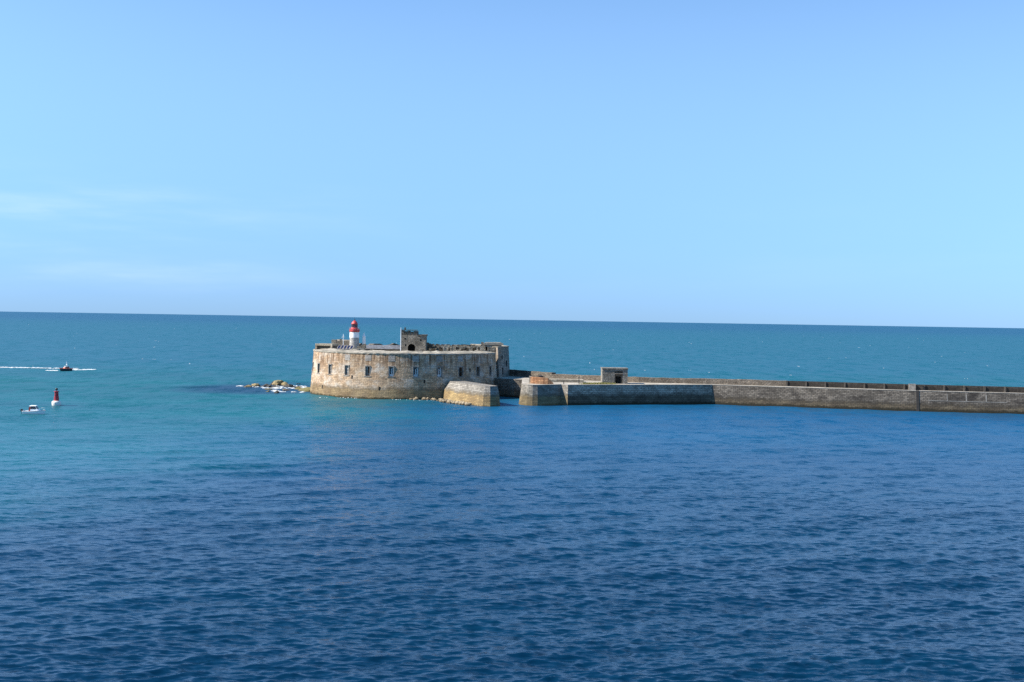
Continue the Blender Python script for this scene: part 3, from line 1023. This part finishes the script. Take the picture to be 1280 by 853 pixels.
wall_strip(fac_b, fac_t, -1.5, DZ, 'head', 'pier_head_return')
wall_strip(s1_b, s1_t, -1.5, DZ, 'quay_a', 'quay_wall')
wall_strip(s2_b, s2_t, -1.5, DZ, 'quay_b', 'quay_wall')

par = [(-2.0, 358.5), (12.3, 341.0), (37.5, 330.3), (58.0, 327.6), (79.6, 323.4), (111.0, 314.6), (139.7, 309.6), (190, 301.4), (300, 283.4)]
front = back_t + head_t[1:] + fac_t[1:] + s1_t[1:] + s2_t[1:]
mb = MB()
mb.face([bpt(q, DZ) for q in front] + [bpt((x, y + .5), DZ) for x, y in par[::-1]])
mb.build('deck', 'deck', bw)


def nrm2(pth):
    """left-hand normals (away from the harbour) of a path"""
    out = []
    for k in range(len(pth)):
        a = Vector(pth[max(0, k - 1)])
        b = Vector(pth[min(len(pth) - 1, k + 1)])
        dd = (b - a).normalized()
        out.append(Vector((-dd.y, dd.x)))
    return out


# kerb of pale stones along the quay edge
kp = head_t[1:] + fac_t[1:] + s1_t[1:] + s2_t[1:]
kn = nrm2(kp)
mb = MB()
for k in range(len(kp) - 1):
    a, b = Vector(kp[k]), Vector(kp[k + 1])
    na_, nb_ = kn[k], kn[k + 1]
    prof = [(-.07, DZ + .004), (-.07, DZ + .17), (1.1, DZ + .17), (1.1, DZ + .004)]
    for (o0, z0), (o1, z1) in zip(prof, prof[1:]):
        mb.face([bpt(a + na_ * o0, z0), bpt(b + nb_ * o0, z0), bpt(b + nb_ * o1, z1), bpt(a + na_ * o1, z1)])
mb.build('coping', 'deck', bw)


def parapet(pth, name, mat, z0, z1, th, cope=None):
    ns = nrm2(pth)
    mb = MB()
    rnd = random.Random(11)
    for k in range(len(pth) - 1):
        a, b = Vector(pth[k]), Vector(pth[k + 1])
        na_, nb_ = ns[k], ns[k + 1]
        n = max(1, int((b - a).length / 1.6))
        hs = [rnd.uniform(-.07, .07) if cope is None else 0 for _ in range(n + 1)]
        hs[0] = hs[-1] = 0
        for i in range(n):
            f, g = i / n, (i + 1) / n
            p0, p1 = a.lerp(b, f), a.lerp(b, g)
            q0, q1 = na_.lerp(nb_, f), na_.lerp(nb_, g)
            zA, zB = z1 + hs[i], z1 + hs[i + 1]
            mb.face([bpt(p0, z0), bpt(p1, z0), bpt(p1, zB), bpt(p0, zA)])
            mb.face([bpt(p0, zA), bpt(p1, zB), bpt(p1 + q1 * th, zB), bpt(p0 + q0 * th, zA)])
            mb.face([bpt(p1 + q1 * (th + .8), -1.5), bpt(p0 + q0 * (th + .8), -1.5), bpt(p0 + q0 * th, zA), bpt(p1 + q1 * th, zB)])
    a, b = Vector(pth[0]), Vector(pth[-1])
    for P, n_, s_ in ((a, ns[0], 1), (b, ns[-1], -1)):
        q = [bpt(P, z0), bpt(P, z1), bpt(P + n_ * th, z1), bpt(P + n_ * (th + .8), -1.5)]
        mb.face(q if s_ > 0 else q[::-1])
    return mb.build(name, mat, bw)


PZ = 7.05
parapet(par[:2], 'parapet_wall', 'quay_b', DZ - .2, 7.45, 1.6)
parapet(par[1:5], 'parapet_wall', 'parapet', DZ - .2, PZ, 1.6)
# beyond: dark recessed panels between posts, on a back wall
pp = [Vector(q) for q in par[4:8]]
pn_ = nrm2(par[4:])
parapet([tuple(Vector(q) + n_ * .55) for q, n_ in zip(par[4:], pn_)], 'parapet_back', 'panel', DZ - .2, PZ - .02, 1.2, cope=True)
seg = []
pos_ = []
for a, b in zip(pp, pp[1:]):
    L = (b - a).length
    seg.append((a, b, L))
s_acc, total = 0.0, sum(q[2] for q in seg)
stp = 5.35
n_post = int(total / stp)


def along(s):
    for a, b, L in seg:
        if s <= L:
            return a.lerp(b, s / L), (b - a).normalized()
        s -= L
    return seg[-1][1], (seg[-1][1] - seg[-1][0]).normalized()


post_me = panel_me = None
for k in range(n_post):
    P, dv = along(k * stp)
    ang = math.atan2(dv.y, dv.x)
    if post_me is None:
        mb = MB()
        mb.box(-.24, .24, -.12, .5, -.004, PZ - DZ + .06)
        po = mb.build('post', 'post', bw)
        post_me = po.data
        mb = MB()
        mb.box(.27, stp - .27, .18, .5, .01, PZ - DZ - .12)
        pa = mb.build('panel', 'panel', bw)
        panel_me = pa.data
    else:
        po = bpy.data.objects.new('post', post_me)
        pa = bpy.data.objects.new('panel', panel_me)
        for q in (po, pa):
            C.objects.link(q)
            q.parent = bw
    for q in (po, pa):
        q.location = bpt(P, DZ)
        q.rotation_euler = (0, 0, ang)
# pale strengthening block and dark vertical joint
P = Vector((111.6, 314.3))
mb = MB()
mb.box(-.9, .9, -.35, .6, 0, 1.75)
o = mb.build('pale_block', 'jamb', bw)
o.location, o.rotation_euler = bpt((112.5, 314.0), DZ), (0, 0, R(-11))
mb = MB()
mb.face([bpt((112.0, 308.63), -1.5), bpt((112.75, 308.51), -1.5), bpt((112.75, 309.42), DZ + .2), bpt((112.0, 309.54), DZ + .2)])
mb.face([bpt((111.99, 308.78), -1.5), bpt((112.0, 308.63), -1.5), bpt((112.0, 309.54), DZ + .2), bpt((111.99, 309.7), DZ + .2)])
mb.face([bpt((112.75, 308.51), -1.5), bpt((112.76, 308.7), -1.5), bpt((112.76, 309.6), DZ + .2), bpt((112.75, 309.42), DZ + .2)])
mb.build('vertical_joint', 'joint', bw)
# pale mortar lines on the coursed wall
s2n = (Vector((139.7, 304.2)) - Vector((111, 308.9))).normalized()


def on_wall(x, z):
    f = (x - 111.0) / 28.7
    k = (z + 1.5) / (DZ + 1.5)
    y = 308.9 + (304.2 - 308.9) * f + .9 * k - .035
    return (x, y)


mb = MB()
for x0, x1, z0, z1 in ((115.2, 135.5, 2.95, 3.07), (120.0, 120.15, 3.1, 4.9), (124.9, 125.15, 3.1, 4.9), (130.0, 130.25, 3.1, 4.9)):
    mb.face([bpt(on_wall(x0, z0), z0), bpt(on_wall(x1, z0), z0), bpt(on_wall(x1, z1), z1), bpt(on_wall(x0, z1), z1)])
mb.build('mortar_line', 'pale_line', bw)

# rusty low wall on the pier head
rw = thing('low_wall', 'curved rust-stained orange low wall on the pier head', 'wall', (8.0, 314.0, DZ))
mb = MB()
pth = [(5.2, 318.4), (5.4, 316.4), (6.2, 315.0), (7.4, 314.0), (8.8, 313.2), (10.2, 312.8), (11.8, 312.9)]
hs = [1.85, 1.9, 1.9, 1.88, 1.85, 1.75, .35]
ns = nrm2(pth)
for k in range(len(pth) - 1):
    a, b = Vector(pth[k]), Vector(pth[k + 1])
    o_ = Vector((8.0, 314.0))
    w3 = lambda q, z: (q[0] - 8.0, q[1] - 314.0, z)
    A2, B2 = a + ns[k] * .7, b + ns[k + 1] * .7
    mb.face([w3(a, 0.005), w3(b, 0.005), w3(b, hs[k + 1]), w3(a, hs[k])])
    mb.face([w3(a, hs[k]), w3(b, hs[k + 1]), w3(B2, hs[k + 1]), w3(A2, hs[k])])
    mb.face([w3(B2, 0.005), w3(A2, 0.005), w3(A2, hs[k]), w3(B2, hs[k + 1])])
mb.face([w3(pth[0], hs[0]), w3(Vector(pth[0]) + ns[0] * .7, hs[0]), w3(Vector(pth[0]) + ns[0] * .7, 0), w3(pth[0], 0)])
mb.build('masonry', 'rust', rw)
mb = MB()
mb.box(-2.95, -2.2, 2.6, 4.6, 0.006, 1.98)
mb.build('end_pier', 'ruin_pale', rw)

# bunker on the breakwater
bk = thing('bunker', 'square rough stone bunker with dark doorway on the breakwater', 'bunker', (26.1, 321.5, DZ))
mb = MB()
mb.prism([(0, 0), (3.55, 0), (3.55, 3.6), (5.85, 3.6), (5.85, 0), (7.3, 0), (7.3, 4.15), (0, 4.15)], 0, .9)
mb.box(0, .8, .903, 5.4, 0, 4.15)
mb.box(6.5, 7.3, .903, 5.4, 0, 4.15)
mb.box(.803, 6.497, 4.8, 5.4, 0, 4.15)
mb.build('wall', 'bunker', bk)
mb = MB()
mb.box(-.12, 7.42, -.15, 5.5, 4.153, 4.5)
mb.build('roof_slab', 'bunker', bk)
mb = MB()
mb.prism([(3.553, 0), (3.9, 0), (3.9, 2.1), (5.4, 2.1), (5.4, 0), (5.847, 0), (5.847, 3.597), (3.553, 3.597)], .45, .8)
mb.build('door_frame', 'ruin_dark', bk)
mb = MB()
mb.box(3.0, 6.3, 1.3, 1.4, 0, 3.7)
mb.build('interior', 'void', bk)
mb = MB()
mb.box(3.45, 5.95, -.06, .44, 2.75, 3.05)
mb.build('lintel', 'ruin', bk)

# small things on the pier head
cp = thing('capstan', 'dark iron capstan behind the rust-stained wall', 'capstan', (8.7, 330.0, DZ))
mb = MB()
mb.lathe([(.8, 0), (.75, .25), (.5, .4), (.45, 1.0), (.7, 1.25), (.72, 1.5), (.3, 1.6), (0, 1.62)], 12)
mb.build('drum', 'black', cp)
mb = MB()
mb.tube([(-1.1, 0, 1.38), (1.1, 0, 1.38)], .06)
mb.tube([(0, 0, 1.5), (0, 0, 2.7)], .05)
mb.build('bar', 'black', cp)
for x, y, h in ((6.9, 328.0, 1.2), (14.8, 316.0, 1.0), (19.3, 319.5, 2.3)):
    lab = {6.9: 'short dark iron post near the capstan on the pier head', 14.8: 'short dark iron post at the corner of the quay edge',
           19.3: 'tall thin dark iron post between pier head and bunker'}[x]
    po = thing('mooring_post', lab, 'post', (x, y, DZ))
    mb = MB()
    mb.lathe([(.16, 0), (.12, .1), (.10, h - .1), (.16, h - .05), (.12, h), (0, h + .01)], 8)
    mb.build('shaft', 'black', po)
# step of pale concrete behind the rusty wall
st = thing('concrete_step', 'pale raised slab behind the rust-stained wall', 'slab', (14.0, 327.0, DZ))
mb = MB()
mb.box(-3.5, 7.0, -2.5, 2.5, .005, .8)
mb.build('slab', 'ruin_pale', st)

# dry grass between the pier head and the bunker
rnd = random.Random(21)
mb = MB()
for k in range(1500):
    f = rnd.random()
    x = 20.5 + 8.2 * f + rnd.gauss(0, .8)
    y = 312.3 + (x - 15.7) * .376 + 1.5 + abs(rnd.gauss(0, 1.8))
    h = rnd.uniform(.12, .55)
    a = rnd.uniform(0, 6.28)
    lx, ly = rnd.uniform(-.2, .2), rnd.uniform(-.2, .2)
    c_, s_ = math.cos(a) * .09, math.sin(a) * .09
    mb.face([(x - c_, y - s_, DZ), (x + c_, y + s_, DZ), (x + lx, y + ly, DZ + h)])
g = mb.build('dry_grass', 'grass')
tag(g, 'dry yellow-green grass on the breakwater beside the bunker', 'grass', kind='stuff')


# ------------------------------------------------------------------ rocks
def rock_mesh(seed, sub=3):
    rnd = random.Random(seed)
    bm = bmesh.new()
    bmesh.ops.create_icosphere(bm, subdivisions=sub, radius=1.0)
    dirs = [(Vector((rnd.gauss(0, 1), rnd.gauss(0, 1), rnd.gauss(0, 1))).normalized(), rnd.uniform(.45, .9)) for _ in range(15)]
    for v in bm.verts:
        c_ = v.co.copy()
        for dn, h in dirs:
            e = c_.dot(dn) - h
            if e > 0:
                c_ -= dn * e * .9
        v.co = c_ * (1 + rnd.uniform(-.07, .07))
    me = bpy.data.meshes.new('rock')
    bm.to_mesh(me)
    bm.free()
    return me


def rock(x, y, z, sx, sy, sz, mat, label, seed, group, rz=0.0, me=None):
    if me is None:
        me = rock_mesh(seed)
        me.materials.append(M[mat])
    o = bpy.data.objects.new('rock', me)
    C.objects.link(o)
    o.location = (x, y, z)
    o.scale = (sx * 1.2, sy * 1.2, sz * 1.2) if group == REEF else (sx, sy, sz)
    o.rotation_euler = (0, 0, rz)
    return tag(o, label, 'rock', group)


REEF = 'reef rocks in the surf left of the fort'
rock(-78.0, 377, -.1, 2.2, 2.6, 1.75, 'rock', 'tall humped rock, biggest of the surf-washed reef', 1, REEF, .3)
rock(-76.0, 376, -.15, 1.3, 1.8, 1.2, 'rock', 'golden weed-covered rock leaning on the biggest reef rock', 2, REEF)
rock(-80.0, 378, -.1, 1.4, 1.6, 1.3, 'rock_dark', 'dark wet rock beside the biggest reef rock', 14, REEF)
rock(-84.4, 369.5, -.1, 1.6, 2.2, 1.05, 'rock', 'golden flat-topped reef rock touching a black one', 3, REEF, .5)
rock(-81.4, 369.0, -.2, 1.5, 1.9, 1.2, 'rock_dark', 'pair of black wet reef rocks between two golden ones, outer one', 4, REEF)
rock(-79.6, 368.6, -.2, 1.1, 1.6, 1.05, 'rock_dark', 'black wet reef rock facing the biggest rock', 5, REEF)
rock(-75.1, 344.5, -.35, 1.2, 1.6, .8, 'rock_green', 'small weedy rock farthest out on the harbour side of the reef', 6, REEF)
rock(-71.4, 340.5, -.25, 1.0, 1.4, .85, 'rock_dark', 'small dark rock awash on the harbour side of the reef', 7, REEF)
rock(-71.2, 353.0, -.35, 1.6, 3.0, .95, 'rock', 'low brown rock awash between the surf and the fort', 8, REEF)
rock(-73.4, 385.0, -.3, 1.2, 1.5, .9, 'rock_dark', 'low black rock on the seaward edge of the reef', 9, REEF)
rock(-63.9, 356.0, -.5, 3.4, 8.0, 1.35, 'rock_green', 'long green weed-covered ledge touching the fort wall', 10, REEF, .1)
rock(-68.3, 359.0, -.6, 2.0, 4.0, 1.15, 'rock_green', 'green weed-covered rock at the tip of the long ledge', 11, REEF, .2)
rock(-87.0, 370.5, -.5, 1.2, 2.0, .8, 'rock_dark', 'tiny dark rock at the outer end of the reef', 12, REEF)

for i_, (x, y, a_, b_, c_, mt, lab) in enumerate((
        (-86.0, 365.5, 1.5, 1.8, .75, 'rock', 'low tan rock at the seaward foot of the golden flat-topped one'),
        (-77.2, 366.0, 1.8, 2.2, .8, 'rock', 'low tan rock awash in front of the biggest reef rock'),
        (-73.6, 370.5, 1.4, 1.8, .9, 'rock_dark', 'small black rock in the foam next to the biggest reef rock'),
        (-70.2, 367.5, 1.7, 2.4, .8, 'rock', 'flat tan rock in the foam next to the long green ledge'),
        (-76.5, 355.0, 1.5, 2.0, .7, 'rock_green', 'flat greenish rock awash on the harbour side of the foam'))):
    rock(x, y, -.2, a_, b_, c_, mt, lab, 50 + i_, REEF, i_ * .7)

rnd = random.Random(77)
meshes = []
for k in range(6):
    me = rock_mesh(100 + k, 1)
    me.materials.append(M['rubble'])
    meshes.append(me)
toe = [(-27.5, 321.2), (-22.0, 321.5), (-20.2, 319.5), (-17.2, 313.5), (-13.6, 307.0), (-11.0, 302.6)]
cum = [0]
for a, b in zip(toe, toe[1:]):
    cum.append(cum[-1] + math.dist(a, b))
for k in range(100):
    s_ = rnd.uniform(0, cum[-1])
    for i in range(len(toe) - 1):
        if s_ <= cum[i + 1]:
            break
    f = (s_ - cum[i]) / (cum[i + 1] - cum[i])
    x = toe[i][0] + (toe[i + 1][0] - toe[i][0]) * f
    y = toe[i][1] + (toe[i + 1][1] - toe[i][1]) * f
    wd = 1.0 - .75 * s_ / cum[-1]
    ofs = rnd.uniform(-.4, 3.4) * wd
    x -= ofs * .85
    y -= ofs * .55 + (.3 if i == 0 else 0)
    r_ = rnd.uniform(.35, .85)
    rock(x, y, .16 + rnd.uniform(0, .35) * (1 if ofs < 1 else 0), r_ * rnd.uniform(.9, 1.4), r_, r_ * rnd.uniform(.7, 1.0), 'rubble',
         'pale boulder in the rubble heap at the foot of fort and jetty', k, 'rubble at the foot of the fort', rnd.uniform(0, 6), meshes[k % 6])


# ------------------------------------------------------------------ foam
def foam(name, label, spots, seed):
    """spots: (x, y, rx, ry, number, size) - flat irregular flecks of foam gathered in patches"""
    rnd = random.Random(seed)
    mb = MB()
    for x, y, rx, ry, n, size in spots:
        for _ in range(n):
            a, q = rnd.uniform(0, 6.28), math.sqrt(rnd.random())
            cx, cy = x + rx * q * math.cos(a), y + ry * q * math.sin(a)
            m_ = 8
            r_ = size * rnd.uniform(.4, 1.2)
            z = rnd.uniform(.10, .26)
            rim = [(cx + r_ * rnd.uniform(.9, 2.1) * math.cos(6.283 * k / m_), cy + r_ * rnd.uniform(.6, 1.2) * math.sin(6.283 * k / m_), z - .16) for k in range(m_)]
            top = (cx, cy, z + .06 * size)
            for k in range(m_):
                mb.face([rim[k], rim[(k + 1) % m_], top])
    o = mb.build(name, 'foam')
    return tag(o, label, 'foam', kind='stuff')


foam('surf_foam', 'white surf foam swirling round the reef beside the fort',
     [(-77, 371.5, 8, 1.0, 16, .5), (-75, 362, 5, 3, 24, .62), (-70, 374, 6, 1.2, 14, .5), (-69, 366, 3, 2, 14, .55), (-89.5, 369, 1.0, 1.0, 10, .5),
      (-84, 366.0, 3, .8, 10, .4), (-72, 345.5, 2.5, 1.5, 10, .4), (-67, 345, 4, 1.0, 8, .35), (-73.5, 350, 2.0, 2, 12, .5),
      (-48, 322.5, 9, .8, 16, .14), (-30, 318.6, 8, .8, 16, .14)], 5)
foam('boat_wake', 'long white wake foam trailing behind the red speedboat',
     [(-207, 466, 27, 1.3, 170, .8), (-235, 464, 18, 3.2, 120, .9), (-177.0, 456, 4.0, 2.6, 60, .7), (-174, 460, 3.2, 1.8, 26, .6),
      (-183.5, 447.5, 2.0, 1.7, 36, .6)], 8)
rnd = random.Random(31)
caps = []
for k in range(110):
    d_ = 520 + 2600 * rnd.random() ** 1.6
    a = rnd.uniform(-.52, .52)
    caps.append((d_ * math.sin(a), d_ * math.cos(a), .9, .5, rnd.randint(1, 3), (.14 + d_ / 9000)))
foam('whitecaps', 'scattered tiny whitecaps on the open sea beyond the breakwater', caps, 9)


# ------------------------------------------------------------------ boats and buoy
def hull_mesh(L, B, fr, bow, draft=.35, n=9):
    """lofted hull, bow towards +x, deck left open at the sheer line; returns rings"""
    rings = []
    for i in range(n + 1):
        f = i / n
        x = -L / 2 + L * f
        wdt = B / 2 * (1.0 - max(0.0, (f - .45) / .55) ** 2.2) * (.92 + .08 * min(1, f * 3))
        wdt = max(wdt, .03)
        sh_ = fr + (bow - fr) * max(0, (f - .3) / .7) ** 1.6
        rake = max(0, (f - .6) / .4) * .35
        rings.append([(x + rake, -wdt, sh_), (x + rake * .6, -wdt * .93, sh_ * .45), (x, -wdt * .72, -.05), (x - .1, 0, -draft),
                      (x, wdt * .72, -.05), (x + rake * .6, wdt * .93, sh_ * .45), (x + rake, wdt, sh_)])
    return rings


def hull(mb, rings):
    for a, b in zip(rings, rings[1:]):
        for k in range(6):
            mb.face([a[k], b[k], b[k + 1], a[k + 1]][::-1])
    mb.face(rings[0])


# white fishing boat
fb = thing('motorboat', 'small white cabin motorboat with black outboard, lying near the red buoy', 'boat', (-109.3, 256.2, .05), R(2))
rg = hull_mesh(4.7, 1.95, .72, .98)
mb = MB()
hull(mb, rg)
hl = mb.build('hull', 'hull_white', fb)
mb = MB()
for a, b in zip(rg, rg[1:]):
    mb.face([(a[0][0], a[0][1], a[0][2] - .12), (b[0][0], b[0][1], b[0][2] - .12), (b[6][0], b[6][1], b[6][2] - .12), (a[6][0], a[6][1], a[6][2] - .12)])
mb.build('deck', 'hull_white', fb)
mb = MB()
for s_ in (0, 6):
    mb.tube([(q[s_][0], q[s_][1] * 1.01, q[s_][2] - .1) for q in rg], .05, 5)
mb.build('rubbing_strake', 'metal', hl)
mb = MB()
mb.loft([(-.55, -.72, .62), (1.45, -.60, .72), (1.45, .60, .72), (-.55, .72, .62)],
        [(-.5, -.68, 1.15), (1.0, -.55, 1.15), (1.0, .55, 1.15), (-.5, .68, 1.15)])
cab = mb.build('cabin', 'hull_white', fb)
mb = MB()
mb.loft([(-.42, -.65, 1.155), (.95, -.53, 1.155), (.95, .53, 1.155), (-.42, .65, 1.155)],
        [(-.38, -.58, 1.8), (.45, -.5, 1.8), (.45, .5, 1.8), (-.38, .58, 1.8)])
mb.build('windscreen', 'pane', cab)
mb = MB()
for x in (-.4, .5):
    for y in (-.56, .56):
        mb.tube([(x + (.45 if x > 0 else 0), y, 1.15), (x, y, 1.85)], .04, 4)
mb.build('roof_post', 'hull_white', cab)
mb = MB()
mb.loft([(-.75, -.68, 1.83), (.75, -.6, 1.83), (.75, .6, 1.83), (-.75, .68, 1.83)],
        [(-.7, -.6, 1.96), (.65, -.52, 1.96), (.65, .52, 1.96), (-.7, .6, 1.96)])
mb.build('roof', 'hull_white', cab)
mb = MB()
mb.box(-.95, -.6, -.5, .5, .6, 1.6)
mb.build('cabin_door', 'maroon', fb)
mb = MB()
mb.tube([(1.3, -.55, 1.0), (1.5, -.55, 1.35), (2.45, -.1, 1.45), (2.6, 0, 1.2)], .03, 4)
mb.tube([(1.3, .55, 1.0), (1.5, .55, 1.35), (2.45, .1, 1.45)], .03, 4)
mb.build('bow_rail', 'pole', fb)
mb = MB()
mb.loft([(-2.95, -.2, .55), (-2.45, -.2, .5), (-2.45, .2, .5), (-2.95, .2, .55)], [(-2.85, -.17, 1.1), (-2.5, -.17, 1.12), (-2.5, .17, 1.12), (-2.85, .17, 1.1)])
mb.box(-2.75, -2.5, -.08, .08, -.4, .55)
ob = mb.build('outboard_motor', 'black', fb)
mb = MB()
mb.tube([(-2.6, .5, .7), (-3.6, .6, .95)], .04, 4)
mb.build('rod', 'black', fb)

# red speedboat
sb = thing('speedboat', 'dark hulled red speedboat throwing white spray on the open water', 'boat', (-178.2, 447.5, .15), R(238))
sb.scale = (.76, .76, .76)
rg = hull_mesh(6.6, 2.4, .95, 1.25)
mb = MB()
hull(mb, rg)
hl = mb.build('hull', 'hull_dark', sb)
mb = MB()
for s_ in (0, 6):
    mb.tube([(q[s_][0], q[s_][1], q[s_][2]) for q in rg], .2, 6)
mb.build('fender_tube', 'orange', hl)
mb = MB()
for a, b in zip(rg, rg[1:]):
    mb.face([(a[0][0], a[0][1], a[0][2] - .1), (b[0][0], b[0][1], b[0][2] - .1), (b[6][0], b[6][1], b[6][2] - .1), (a[6][0], a[6][1], a[6][2] - .1)])
mb.build('deck', 'metal', sb)
mb = MB()
mb.loft([(-1.7, -.85, .9), (1.4, -.75, .95), (1.4, .75, .95), (-1.7, .85, .9)], [(-1.6, -.78, 1.65), (.9, -.68, 1.65), (.9, .68, 1.65), (-1.6, .78, 1.65)])
cab = mb.build('cabin', 'orange', sb)
mb = MB()
mb.loft([(-1.5, -.76, 1.653), (.85, -.66, 1.653), (.85, .66, 1.653), (-1.5, .76, 1.653)], [(-1.4, -.7, 2.15), (.5, -.6, 2.15), (.5, .6, 2.15), (-1.4, .7, 2.15)])
mb.build('wheelhouse_glass', 'pane', cab)
mb = MB()
mb.loft([(-1.6, -.8, 2.153), (.7, -.7, 2.153), (.7, .7, 2.153), (-1.6, .8, 2.153)], [(-1.5, -.7, 2.3), (.55, -.6, 2.3), (.55, .6, 2.3), (-1.5, .7, 2.3)])
mb.build('roof', 'hull_white', cab)
mb = MB()
mb.tube([(-.6, 0, 2.3), (-.6, 0, 4.2)], .06, 5)
mb.box(-.85, -.35, -.45, .45, 3.0, 3.2)
mb.tube([(-.6, -.4, 3.1), (-.6, -.4, 4.9)], .03, 4)
mb.build('mast', 'pole', sb)

# buoy
by = thing('buoy', 'red lattice-topped channel buoy on a white float', 'buoy', (-114.3, 281.3, 0), .3)
mb = MB()
mb.lathe([(.6, -.6), (1.0, -.2), (1.12, .3), (1.12, .85), (.95, 1.1), (.4, 1.22), (0, 1.23)], 20)
mb.build('float', 'buoy_white', by, smooth=False)
mb = MB()
mb.lathe([(.62, 1.2), (.56, 2.2), (.54, 2.3)], 10)
mb.build('lower_body', 'buoy_red', by)
mb = MB()
for k in range(4):
    a = math.pi / 4 + k * math.pi / 2
    mb.tube([(.6 * math.cos(a), .6 * math.sin(a), 1.2), (.5 * math.cos(a), .5 * math.sin(a), 3.55)], .07, 5)
    b = a + math.pi / 2
    mb.tube([(.55 * math.cos(a), .55 * math.sin(a), 2.35), (.5 * math.cos(b), .5 * math.sin(b), 3.3)], .045, 4)
mb.build('lattice', 'buoy_red', by)
mb = MB()
mb.lathe([(.42, 2.3), (.42, 3.4), (.62, 3.45), (.62, 3.6), (.1, 3.62)], 10)
mb.build('upper_body', 'buoy_red', by)
mb = MB()
mb.lathe([(.05, 3.6), (.05, 3.75), (.24, 3.78), (.30, 3.95), (.30, 4.2), (.22, 4.35), (0, 4.4)], 10)
mb.build('topmark', 'black', by)
